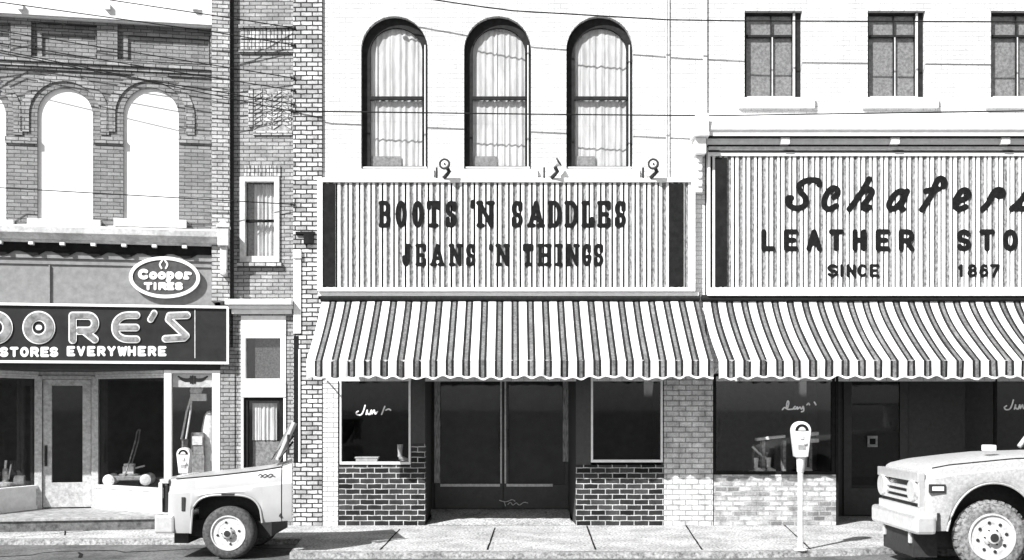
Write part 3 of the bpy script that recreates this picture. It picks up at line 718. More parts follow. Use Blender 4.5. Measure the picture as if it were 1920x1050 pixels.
# lower storefront
D.part('end_pilaster', MBb(X(605), X(634), -.03, .3, 0, Z(714)), 'painted_brick')
D.part('pillar', MBb(X(1245), X(1336), -.03, .3, 0, Z(700)), 'pillar_brick')
m = MB(); m.box(X(634.3), X(797), -.01, .22, 0, Z(873)); m.box(X(771), X(797), -.01, .22, Z(872.9), Z(832)); D.part('stall_riser', m, 'dark_brick')
D.part('mullion_and_shaded_brick', MBb(X(771), X(797), -.006, .22, Z(831.8), Z(700)), 'shop_shade_dark')  # upper brick strip: awning shade put into its colour
D.part('stall_riser', MBb(X(1080), X(1244.7), -.01, .22, 0, Z(872)), 'dark_brick')
for (a, b, y0, y1) in ((636, 770, 700, 871), (1108, 1243, 700, 867)):
    w = D.part('show_window', MB().prism(rect(X(a), X(b), Z(y1), Z(y0)), -.0, .09, holes=[rect(X(a + 4), X(b - 4), Z(y1 - 5), Z(y0 + 3))]), 'white_paint', bevel=.004)
    D.part('pane', MBb(X(a + 4), X(b - 4), .04, .046, Z(y1 - 5), Z(y0 + 3)), 'glass_dark', w)
m = MB(); m.box(X(1080), X(1107.7), .0, .1, Z(871.7), Z(700)); D.part('mullion_and_shaded_brick', m, 'shop_shade_dark')
# recess
rc = 1.5; kk = (DIST + rc) / DIST
def XR(px, r=rc): return (px - 960) / PX * (DIST + r) / DIST
def ZR(py, r=rc): return EYE + (HOR - py) / PX * (DIST + r) / DIST
m = MB(); slanted(m, (X(797) - .03, .12), (XR(806), rc), 0, 3.0, .03); slanted(m, (X(1080) + .03, .12), (XR(1068), rc), 0, 3.0, .03); D.part('recess_wall', m, 'shop_shade_dark')
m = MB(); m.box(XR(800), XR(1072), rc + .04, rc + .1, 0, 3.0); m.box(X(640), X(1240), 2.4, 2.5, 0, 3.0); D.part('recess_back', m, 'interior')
m = MB(); m.box(X(606), X(1330), .23, 2.5, 2.75, 2.85); D.part('recess_ceiling', m, 'shop_shade_dark')
for a, b in ((816, 943), (944, 1066)):
    lx, rx_ = XR(a), XR(b); zt_ = ZR(700)
    d = D.part('door', MB().prism(rect(lx, rx_, .135, zt_), rc - .04, rc + .02, holes=[rect(lx + .09, rx_ - .05, ZR(908), zt_ - .08)]), 'shop_shade_dark', bevel=.004)
    m = MB(); 
    if a < 900: m.box(XR(938), XR(941), rc - .052, rc - .041, ZR(906), ZR(705)); m.box(XR(826), XR(937.5), rc - .052, rc - .041, ZR(912), ZR(907))
    else: m.box(XR(946), XR(949), rc - .052, rc - .041, ZR(906), ZR(705)); m.box(XR(949.4), XR(1036), rc - .052, rc - .041, ZR(912), ZR(907))
    D.part('metal_edge', m, 'steel', d)
    D.part('glazing', MBb(lx + .09, rx_ - .05, rc - .01, rc - .004, ZR(908), zt_ - .08), 'glass_dark', d)
    D.part('handle', MB().tube([(XR(936 if a < 900 else 953), rc - .05, ZR(840)), (XR(936 if a < 900 else 953), rc - .11, ZR(838)), (XR(936 if a < 900 else 953), rc - .11, ZR(808)), (XR(936 if a < 900 else 953), rc - .05, ZR(806))], .012), 'dark_metal', d)
for a, b, y_ in ((815, 826, 905), (1055, 1065, 865)): D.part('door_post', MBb(XR(a), XR(b), rc - .09, rc - .041, ZR(y_), ZR(715)), 'worn_paint')
FR = Frame(0, rc - .041, 0)
sq = [smooth([(936, 938), (948, 941), (960, 937), (966, 940)]), [(945, 940), (948, 949)], smooth([(952, 946), (957, 942), (962, 947), (968, 943), (974, 947), (982, 942), (990, 943)])]
mm = MB()
for s_ in sq: mm.tube([FR.world(FR.at(p[0], p[1], -.004)) for p in s_], .008, 5)
D.part('kickplate_script', mm, 'steel')
# script on the panes
def script(th, x, y, name, mat='goods_white', s=1.0, alt=False):
    st = [smooth([(18, 0), (15, 10), (11, 17), (4, 18), (1, 14), (5, 11)]), smooth([(20, 17), (22, 9), (22, 14), (25, 17)]), smooth([(27, 17), (30, 9), (31, 16), (35, 9), (37, 16), (41, 12)]), [(55, 2), (49, 17)], smooth([(57, 9), (62, 7), (66, 9)])]
    if alt: st = [smooth([(0, 18), (4, 14), (9, 16), (12, 6), (10, 2), (8, 9), (9, 17), (20, 17)]), smooth([(24, 12), (21, 15), (24, 17), (28, 13), (28, 17), (31, 15)]), smooth([(33, 13), (36, 17), (39, 12), (40, 20), (36, 22)]), smooth([(46, 9), (49, 6), (51, 9)]), [(60, 4), (63, 9)]]
    return th.part(name, stroke_mb([[(x + a * s, y + b * s) for a, b in q] for q in st], 1.3, F0, .038, .034, .7), mat)
script(D, 666, 760, 'window_script')
D.part('floor', MBb(X(612), X(1330), .3, 2.5, .0, .003), 'concrete')
m = MB();
m.grid([[(X(798), .0, .005), (X(1079), .0, .005)], [(X(806), .5, .045), (X(1072), .5, .045)], [(XR(806), rc + .02, .125), (XR(1068), rc + .02, .125)]])
D.part('entrance_ramp', m, 'concrete')
shell(D, X(552), dx1, 2.6, 6, TOP)

# goods in the left show window
zb = Z(866)
t = Thing('boot_box', 'flat pale box lying in the show window beside the brick pilaster', 'box', (X(692), .2, zb))
t.part('box', MBb(X(665), X(706), .12, .3, zb, zb + .05), 'goods_white', bevel=.004); t.part('lid', MBb(X(663), X(708), .11, .31, zb + .051, zb + .075), 'goods_white', bevel=.004)
D.part('display_shelf', MBb(X(638), X(769), .1, .6, zb - .05, zb - .002), 'dark_paint')
def boot(x, y, z, label, F=F0, mat='leather', group=None, s=1):
    t = Thing('cowboy_boot', label, 'boot', (x, y, z), F, group)
    m = MB(); m.lathe([(.055 * s, .1 * s), (.05 * s, .18 * s), (.065 * s, .36 * s), (.06 * s, .37 * s), (.0, .36 * s)], (x, y, z), 'z', 14)
    m.tube([(x - .03 * s, y, z + .075 * s), (x + .02 * s, y, z + .07 * s), (x + .1 * s, y, z + .05 * s), (x + .19 * s, y, z + .035 * s)], [.05 * s, .052 * s, .042 * s, .015 * s], 12); t.part('upper', m, mat, smooth=50)
    t.part('sole', MBb(x - .06 * s, x + .2 * s, y - .035 * s, y + .035 * s, z + .012 * s, z + .025 * s), 'goods_white'); t.part('heel', MBb(x - .07 * s, x - .01 * s, y - .035 * s, y + .035 * s, z, z + .03 * s), 'dark_metal')
boot(X(748), .2, zb, 'pale cowboy boot standing at the right of the small show window', mat='goods_white', s=.75)

# ---------------------------------------------------------------- corrugated sign boards
def ribs(x0, x1, z0, z1, y, pitch):
    m = MB(); x = x0; d = .045
    while x < x1 - .01:
        p = min(pitch, x1 - x)
        pr = [(0, 0), (0, d), (.17, d), (.17, 0), (.42, 0), (.62, .025), (.8, 0), (1, 0)]
        pts = [(x + u * p, y + v) for u, v in pr]
        for i in range(len(pts) - 1):
            (xa, ya), (xb, yb) = pts[i], pts[i + 1]
            m.quad([(xa, ya, z0), (xb, yb, z0), (xb, yb, z1), (xa, ya, z1)], 1 if i == 1 else 2 if i in (4, 5) else 0)  # trough shading put into the colour as grey faces
        x += pitch
    m.box(x0, x1, y + .056, y + .08, z0, z1, 0)
    return m
BS = Thing('shop_sign', 'long white ribbed signboard with two rows of dark slab lettering below the arched windows', 'sign', (X(950), -.1, Z(548)))
zb0, zb1 = Z(540), Z(345)
BS.part('ribbed_panel', ribs(X(610), X(1292), zb0, zb1, -.12, 21.4 / PX), ['sheet_white', 'dark_paint', 'trough_shade'])
BS.part('frame', MB().prism(rect(X(598), X(1301), Z(548), Z(337)), -.16, -.01, holes=[rect(X(608), X(1293), Z(541), Z(345))]), 'white_paint', bevel=.006)
BS.part('end_strip', MB().pbox(F, 609, 347, 631, 539, -.138, -.118), 'dark_paint'); BS.part('end_strip', MB().pbox(F, 1254, 347, 1279, 539, -.138, -.118), 'dark_paint')
write(BS, [('B', 713, 734), ('O', 743, 764), ('O', 774, 795), ('T', 801, 827), ('S', 836, 857), ("'", 881, 892, 377, 394), ('N', 896, 925), ('S', 959, 980), ('A', 990, 1019), ('D', 1028, 1052), ('D', 1059, 1083), ('L', 1091, 1113), ('E', 1120, 1144), ('S', 1151, 1172)],
      379, 429, 4.0, 'letter_black', F, -.115, -.127, slab=True)
write(BS, [('J', 755, 772), ('E', 781, 800), ('A', 809, 833), ('N', 844, 866), ('S', 874, 892), ("'", 916, 925, 459, 472), ('N', 931, 954), ('T', 980, 1000), ('H', 1009, 1032), ('I', 1040, 1055), ('N', 1062, 1084), ('G', 1090, 1108), ('S', 1112, 1130)],
      459, 501, 3.4, 'letter_black', F, -.115, -.127, slab=True)
RS = Thing('shop_sign', 'white ribbed signboard with flowing script above plain dark capitals and a year', 'sign', (X(1640), -.1, Z(545)))
RS.part('ribbed_panel', ribs(X(1330), X(2080), Z(541), Z(296), -.12, 21.4 / PX), ['sheet_white', 'dark_paint', 'trough_shade'])
RS.part('frame', MB().prism(rect(X(1324), X(2085), Z(556), Z(288)), -.15, -.01, holes=[rect(X(1329), X(2078), Z(541), Z(296))]), 'white_paint', bevel=.006)
RS.part('end_strip', MB().pbox(F, 1338, 299, 1360, 539, -.138, -.118), 'dark_paint')
write(RS, [('S', 1466, 1539, 336, 399), ('c', 1532, 1575, 350, 400), ('h', 1580, 1638, 333, 400), ('a', 1653, 1704, 354, 400), ('f', 1716, 1772, 332, 401), ('e', 1777, 1818, 353, 400), ('r', 1829, 1882, 353, 400), ('s', 1885, 1935, 353, 400)],
      340, 400, 5.4, 'letter_black', F, -.115, -.127, script=True)
write(RS, [('L', 1424, 1450), ('E', 1466, 1493), ('A', 1508, 1537), ('T', 1550, 1578), ('H', 1594, 1620), ('E', 1637, 1664), ('R', 1680, 1709), ('S', 1788, 1815), ('T', 1830, 1859), ('O', 1874, 1902), ('R', 1918, 1946), ('E', 1962, 1988)], 432, 473, 4.8, 'letter_black', F, -.115, -.127)
write(RS, [('S', 1547, 1567), ('I', 1568, 1580), ('N', 1583, 1600), ('C', 1603, 1622), ('E', 1626, 1644), ('1', 1790, 1802), ('8', 1808, 1826), ('6', 1830, 1847), ('7', 1850, 1868)], 497, 521, 2.6, 'letter_black', F, -.115, -.127)

# ---------------------------------------------------------------- right white building
E = Thing('white_building', 'white storefront with tall rectangular upper windows and a moulded cornice over its script sign', 'building', (X(1640), 0, 0))
ex0, ex1 = X(1325.3), X(2120)
ws = [prect(F, a, 20, a + 108, 184) for a in (1396, 1627, 1858)]
m = MB(); m.flat(rect(ex0, ex1, Z(560), TOP), ws, 0)
for l in ws: m.rim(l, 0, .15)
m.box(ex0, ex1, .001, .1, Z(715), Z(560.2)); E.part('wall', m, 'white_wall')
for i, l in enumerate(ws):
    x0, z0 = l[0]; x1, z1 = l[2]
    w = E.part('window', MB().prism(l, .1, .149, holes=[rect(x0 + .05, x1 - .14, z0 + .05, z1 - .04)]), 'frame_dark', bevel=.004)
    xm = (x0 + x1) / 2 - .01
    m = MB(); m.box(xm - .012, xm + .002, .085, .13, z0 + .05, z1 - .04); m.box(x0 + .05, x1 - .14, .09, .13, Z(66), Z(62)); E.part('glazing_bar', m, 'frame_dark', w)
    m = MB(); m.box(xm + .004, xm + .022, .088, .13, z0 + .05, Z(66.5)); m.box(x1 - .13, x1 - .1, .06, .0995, z0 + .03, z1 - .02);  m.box(x0 + .06, x1 - .14, .07, .0995, z0 + .028, z0 + .052); E.part('bead', m, 'trim_grey', w)
    E.part('pane', MBb(x0 + .03, x1 - .1, .14, .145, z0 + .03, z1 - .03), 'glass', w)
    E.part('blind', MBb(x0 - .05, x1 + .05, .152, .16, z0 - .05, z1 + .05), 'blind', w)
    E.part('sill', MBb(x0 - .1, x1 + .19, -.07, .06, z0 - .17, z0 - .004), 'white_paint', w)
hz = [(0, 219), (-.06, 219), (-.06, 216), (-.1, 216), (-.1, 222), (-.08, 235)]
prof = [(-.002, 216), (-.10, 216), (-.10, 222), (-.18, 224), (-.22, 236), (-.32, 238), (-.34, 252), (-.30, 256), (-.30, 263), (-.19, 266), (-.17, 276), (-.1, 279), (-.1, 287), (-.002, 287)]
m = MB(); m.grid([[(x, y, Z(p)) for y, p in prof] for x in (X(1322), ex1)]); m.quad([(X(1322), y, Z(p)) for y, p in prof]); cor = E.part('cornice', m, 'white_paint')
m = MB()
for yy, o_ in ((237, -.225), (264.5, -.305), (277.5, -.175)): m.pbox(F, 1323, yy - 1.2, 2120, yy + 1.2, o_ - .004, o_ + .1)
m.pbox(F, 1325.5, 286, 2120, 289, -.17, -.002)
E.part('shade_line', m, 'dark_paint', cor)  # dark strips painted in for shadow gaps under the mouldings
E.part('frieze', MB().pbox(F, 1325.5, 278.8, 2120, 285.9, -.16, -.09), 'trim_grey', cor)
for px in (1465, 1668, 1872): E.part('modillion', MB().pbox(F, px - 8, 265, px + 8, 277, -.28, -.171), 'white_paint', cor, bevel=.005)
m = MB(); m.pbox(F, 1297, 226, 1321, 258, -.4, -.041); m.pbox(F, 1293, 258.4, 1322, 266, -.42, -.041); m.pbox(F, 1298, 266.4, 1318, 296, -.32, -.041); m.pbox(F, 1302, 296.3, 1314, 364, -.17, -.041)
for k in range(4): m.pbox(F, 1304, 302 + k * 15, 1312, 309 + k * 15, -.2, -.171)
E.part('corner_bracket', m, 'white_paint', cor, bevel=.01)
# its storefront
E.part('stall_riser', MBb(X(1338), X(1567), -.01, .25, 0, Z(890)), 'rubble_brick')
w = E.part('show_window', MB().prism(rect(X(1337), X(1566), Z(889.5), Z(700)), .0, .09, holes=[rect(X(1343), X(1560), Z(884), Z(706))]), 'dark_paint', bevel=.004)
E.part('pane', MBb(X(1343), X(1560), .04, .046, Z(884), Z(706)), 'glass', w)
script(E, 1468, 750, 'window_script', alt=True); 
m = MB(); m.box(X(1567), X(1572), 0, .1, Z(985), Z(700)); E.part('door_post', m, 'dark_paint')
rr = 1.5
m = MB(); slanted(m, (X(1570), .1), (X(1570) + .1, rr), 0, 3, .03); m.box(X(1560), X(1880), rr, rr + .06, 0, 3); m.box(X(1338), X(1560), 2.4, 2.5, 0, 3); m.box(X(1872), X(2120), 2.4, 2.5, 0, 3); E.part('recess_wall', m, 'shop_shade_dark')
m = MB(); m.box(ex0, ex1, .25, 2.6, 2.75, 2.85); E.part('recess_ceiling', m, 'shop_shade_dark')
E.part('floor', MBb(X(1340), X(2100), .31, 2.5, 0, .003), 'concrete')
lx, rx_ = XR(1580, rr), XR(1700, rr)
d = E.part('door', MB().prism(rect(lx, rx_, .02, 2.6), rr - .06, rr - .005, holes=[rect(lx + .14, rx_ - .14, .5, 2.4)]), 'shop_shade_dark', bevel=.005)
E.part('glazing', MBb(lx + .14, rx_ - .14, rr - .03, rr - .025, .5, 2.4), 'glass_dark', d)
E.part('stall_riser', MBb(X(1862), X(2120), -.01, .25, 0, Z(890)), 'rubble_brick')
w = E.part('show_window', MB().prism(rect(X(1866), X(2100), Z(889.5), Z(700)), .0, .09, holes=[rect(X(1870), X(2094), Z(884), Z(706))]), 'dark_paint', bevel=.004)
E.part('pane', MBb(X(1870), X(2094), .04, .046, Z(884), Z(706)), 'glass_dark', w)
script(E, 1884, 750, 'window_script')
shell(E, ex0, ex1, 2.7, 6, TOP)
t = Thing('notice', 'small pale notice card fixed on the dark shop door beside the pickup', 'notice', (XR(1633, rr), rr - .07, ZR(838, rr)))
t.part('card', MB().prism(rect(XR(1624, rr), XR(1643, rr), ZR(838, rr), ZR(817, rr)), rr - .075, rr - .065), 'goods_grey')
t.part('picture', MB().prism(rect(XR(1628, rr), XR(1639, rr), ZR(833, rr), ZR(822, rr)), rr - .08, rr - .0755), 'dark_paint')
# goods behind the right show window
zb = Z(884) - .02
E.part('display_shelf', MBb(X(1343), X(1560), .1, .9, zb - .05, zb - .002), 'dark_paint')
t = Thing('saddle_rack', 'slanted wooden display rack with a pale top board behind the right show window', 'rack', (X(1470), .5, zb))
m = MB(); m.prism([(X(1430), Z(828)), (X(1484), Z(822)), (X(1484), Z(817)), (X(1430), Z(823))], .4, .6); m.prism([(X(1518), Z(820)), (X(1548), Z(817)), (X(1548), Z(811)), (X(1518), Z(814))], .4, .6); m.prism([(X(1518), Z(833)), (X(1548), Z(831)), (X(1548), Z(824)), (X(1518), Z(825))], .4, .6); t.part('top_board', m, 'goods_white')
m = MB()
for px in (1440, 1480, 1530): m.box(X(px), X(px + 6), .42, .58, zb, Z(828))
t.part('upright', m, 'leather')
t.part('brace', MB().tube([(X(1422), .45, Z(839)), (X(1432), .45, Z(850)), (X(1453), .45, Z(865))], .02), 'goods_white')
for i, (px, lab) in enumerate(((1424, 'pale cowboy boot at the far left end of the wide show window'), (1450, 'pale cowboy boot below the slanted brace of the display rack'), (1522, 'pale cowboy boot at the right end of the wide show window, past the meter'))):
    boot(X(px), .25 + .08 * i, zb, lab, mat='goods_white', s=.62, group='boots in the wide show window')

# ---------------------------------------------------------------- awnings
def awning(label, px0, px1, name='awning', pitch=28.3, start=0, curve=1.08):
    P = 1.38; zt, zc, zv = Z(562), Z(0) * 0 + EYE + (HOR - 676) / 124.55, EYE + (HOR - 709) / 124.55
    x0, x1 = X(px0), X(px1); T = Thing(name, label, 'awning', ((x0 + x1) / 2, 0, zv), group='striped shop awnings')
    prof = []
    for i in range(13):
        t = i / 12; y = P * (t ** curve); z = zt + (zc - zt) * (t ** (1.04 - .1 * (curve - 1) * 5)); prof.append((-.03 - y, z))
    cols = []; x = x0 + start; pw = pitch / PX; seq = [(.49, 0), (.155, 1), (.2, 2), (.155, 1)]
    while x < x1 - 1e-4:
        for wd, mi in seq:
            xn = min(x + wd * pw, x1)
            if xn - x > 1e-4: cols.append((x, xn, mi))
            x = xn
            if x >= x1 - 1e-4: break
    m = MB()
    rng = random.Random(px0)
    def sag(xx, t): return .022 * math.sin(xx * 5.1 + 2 * t) * math.sin(math.pi * t) + .01 * math.sin(xx * 23 + 1.3 + 3 * t) * t ** 2 + .006 * math.sin(xx * 47)
    for a, b, mi in cols:
        m.grid([[(xx, y - sag(xx, i / 12), z - abs(sag(xx, i / 12)) * .5) for i, (y, z) in enumerate(prof)] for xx in (a, b)], mi)
    can = T.part('canopy', m, ['canvas_white', 'canvas_black', 'canvas_grey'], solid=.006)
    m = MB(); k = 0; yv = prof[-1][0]
    for a, b, mi in cols:
        n = 5
        for j in range(n):
            xa, xb = a + (b - a) * j / n, a + (b - a) * (j + 1) / n
            def bot(xx):
                ph = ((xx - x0 - start) / pw) % 1
                return zv + .018 * math.cos(2 * math.pi * (ph - .28)) + .012 * math.sin(xx * 5.3) + .006 * math.sin(xx * 17)
            def yy(xx, d): return yv - .008 - sag(xx, 1) - d * (.012 * math.sin(xx * 6.3) + .012 * math.sin(xx * 21))
            zm = (zc + zv) / 2
            if mi in (1, 2):
                e = .03
                m.grid([[(xx, yy(xx, d), zz) for d, zz in ((0, zc), (.6, zm), (1, bot(xx) + e))] for xx in (xa, xb)], mi)
                m.quad([(xa, yy(xa, 1), bot(xa) + e), (xb, yy(xb, 1), bot(xb) + e), (xb, yy(xb, 1), bot(xb)), (xa, yy(xa, 1), bot(xa))], 0)
            else:
                m.grid([[(xx, yy(xx, d), zz) for d, zz in ((0, zc), (.6, zm), (1, bot(xx)))] for xx in (xa, xb)], mi)
    T.part('valance', m, ['canvas_white', 'canvas_black', 'canvas_grey'], solid=.005)
    m = MB(); m.tube([(x0 - .02, -.06, zt + .02), (x1 + .02, -.06, zt + .02)], .055, 12); T.part('roller', m, 'canvas_black')  # roller's black stands for the shadow band along the awning top
    m = MB(); m.tube([(x0 + .01, yv + .02, zc - .01), (x1 - .01, yv + .02, zc - .01)], .018, 8); T.part('front_bar', m, 'steel')
    for xx in (x0 + .06, x1 - .06): T.part('arm', MB().tube([(xx, -.06, zc - .25), (xx, -.7, zc - .17), (xx, yv + .03, zc - .02)], .014), 'steel')
awning('striped canvas awning over the recessed double door beside the brick pilaster', 605, 1308)
awning('striped canvas awning over the wide show window, behind the parking meter and pickup', 1317, 2060, start=0, curve=1.25)

# ---------------------------------------------------------------- sign lamps
def lamp(px, label, side=False):
    x, z = X(px), Z(316); t = Thing('sign_lamp', label, 'lamp', (x, -.15, Z(337)), group='lamps above the ribbed signboard')
    t.part('bracket', MBb(x - .155, x - .125, -.17, -.1, Z(337), Z(318)), 'dark_metal')
    m = MB(); m.tube([(x - .02, -.15, Z(337)), (x + .03, -.2, Z(332)), (x + .07, -.25, Z(328)), (x + .03, -.28, Z(320))], .032); t.part('arm', m, 'dark_metal')
    ax = 'y'
    if side:
        m = MB(); m.tube([(x, -.22, Z(318)), (x + .05, -.24, Z(313)), (x + .09, -.26, Z(310))], [.03, .05, .085], 16); t.part('shade', m, 'white_paint')
        m = MB(); m.tube([(x + .082, -.257, Z(310.6)), (x + .1, -.262, Z(309.4))], .07, 16); t.part('rim', m, 'dark_metal')
    else:
        m = MB(); m.lathe([(.03, .1), (.06, .06), (.088, 0), (.092, -.02), (.062, -.022), (.062, -.012), (.0, -.012)], (x, -.32, z), 'y', 24); t.part('shade', m, 'dark_metal')
        m = MB(); m.lathe([(.0, -.03), (.045, -.026), (.061, -.014)], (x, -.32, z), 'y', 24); t.part('lens', m, 'lamp_lens')
        m = MB(); m.lathe([(0, -.045), (.016, -.04), (.016, -.03)], (x, -.32, z), 'y', 12); t.part('bulb_cap', m, 'dark_metal')
lamp(836, 'round sign lamp between the left and middle arched windows')
lamp(1220, 'round sign lamp to the right of the third arched window')
lamp(1036, 'white sign lamp turned sideways between the middle and right arched windows', True)

# ---------------------------------------------------------------- overhead wires
def wirepts(kn):
    return smooth([0] and kn, 10) if False else kn
def wire(label, kn, d0, d1, r=.0085):
    """kn: px knots; the wire hangs d0..d1 metres in front of the facades"""
    n = len(kn); P = []
    for i in range(n):
        d = d0 + (d1 - d0) * i / (n - 1); s = (DIST - d) / FPX
        P.append(Vector(((kn[i][0] - 960) * s, -d, EYE + (HOR - kn[i][1]) * s)))
    Q = []
    for i in range(n - 1):
        for k in range(8):
            Q.append(P[i].lerp(P[i + 1], k / 8))
    Q.append(P[-1])
    m = MB(); m.tube(Q, r, 6)
    t = Thing('overhead_wire', label, 'wire', Q[0], group='overhead wires')
    t.part('cable', m, 'wire')
    t.part('insulator', MB().lathe([(0, -.03), (.03, -.03), (.02, 0), (.03, .03), (0, .03)], Q[-1], 'x', 10), 'dark_metal')
wire('uppermost wire, sloping across the white coping of the brick building', [(-120, -46), (207, 0), (414, 31), (549, 52)], 1.25, .06)
wire('second wire from the top, crossing the coping and recessed brick panels', [(-120, -12), (0, 4), (200, 32), (395, 59), (549, 84)], 1.25, .06)
wire('wire crossing the recessed brick panels midway along their height', [(-120, 38), (0, 58), (180, 87), (356, 115), (549, 146)], 1.25, .06)
wire('wire running just over the corbel course of the brick building', [(-120, 62), (0, 81), (270, 125), (549, 169)], 1.25, .06)
wire('upper of the two steep wires passing over the arch tops', [(-120, 70), (0, 94), (275, 150), (549, 195)], 1.25, .06)
wire('lower of the two steep wires, ending beside the herringbone brick panel', [(-120, 77), (0, 99), (275, 152), (420, 182), (549, 209)], 1.25, .06)
wire('lone low wire crossing the blank white arched openings', [(-120, 345), (0, 352), (300, 369), (549, 383)], 1.25, .06)
wire('long wire crossing all three arched windows of the white building', [(2200, 201), (1915, 208), (1660, 212), (1330, 217), (1000, 214), (605, 209), (551, 208)], .5, .07, .011)
wire('wire along the very top of the white building fronts', [(2200, 43), (1915, 41), (1380, 39), (1250, 37), (960, 20), (870, 8), (700, -18)], .5, .35, .011)

# ---------------------------------------------------------------- parking meters
def meter(px, d, ytop, hw, label):
    s = (DIST - d) / FPX; x = (px - 960) * s; y = -d; zt = EYE + (HOR - ytop) * s; t = Thing('parking_meter', label, 'parking meter', (x, y, 0), group='parking meters')
    w = hw; h = w * 1.9; zb = zt - h
    m = MB(); m.tube([(x, y, 0), (x, y, zb - .2)], .037, 14); m.lathe([(.0, 0.002), (.09, .002), (.09, .015), (.05, .03), (.0, .03)], (x, y, 0), 'z', 16); t.part('post', m, 'meter')
    m = MB(); m.lathe([(.038, zb - .22), (.05, zb - .2), (.055, zb - .02), (w * .36, zb), (0, zb)], (x, y, 0), 'z', 16); t.part('collar', m, 'meter', smooth=40)
    lo = [(x - w * .34, zb), (x + w * .34, zb), (x + w * .5, zt - w * .5)] + [(x + w * .5 * math.cos(math.pi * i / 14), zt - w * .5 + w * .5 * math.sin(math.pi * i / 14)) for i in range(1, 14)] + [(x - w * .5, zt - w * .5)]
    hd = t.part('head', MB().prism(lo, y - .07, y + .07), 'meter', bevel=.014, smooth=40)
    dm = [(x + w * .36 * math.cos(math.pi * i / 12), zt - w * .5 + w * .36 * math.sin(math.pi * i / 12)) for i in range(13)]
    t.part('window', MB().prism(dm, y - .076, y - .071), 'dark_paint', hd)
    t.part('dial', MB().prism([(x + w * .2 * math.cos(math.pi * i / 10), zt - w * .49 + w * .2 * math.sin(math.pi * i / 10)) for i in range(11)], y - .081, y - .0765), 'steel', hd)
    m = MB(); m.box(x - .02, x + .02, y - .085, y - .071, zt - w * .95, zt - w * .75); m.lathe([(0, -.095), (.022, -.095), (.022, -.071), (0, -.071)], (x + w * .16, y, zt - w * 1.15), 'y', 14); t.part('coin_knob', m, 'steel', hd)
    t.part('face_plate', MBb(x - w * .2, x + w * .2, y - .076, y - .071, zt - w * 1.5, zt - w * 1.27), 'goods_grey', hd)
meter(1501, 3.1, 790, .25, 'tall pale parking meter standing on the kerb in front of the wide show window')
meter(346, 1.55, 839, .2, 'small parking meter showing above the hood of the grey pickup')

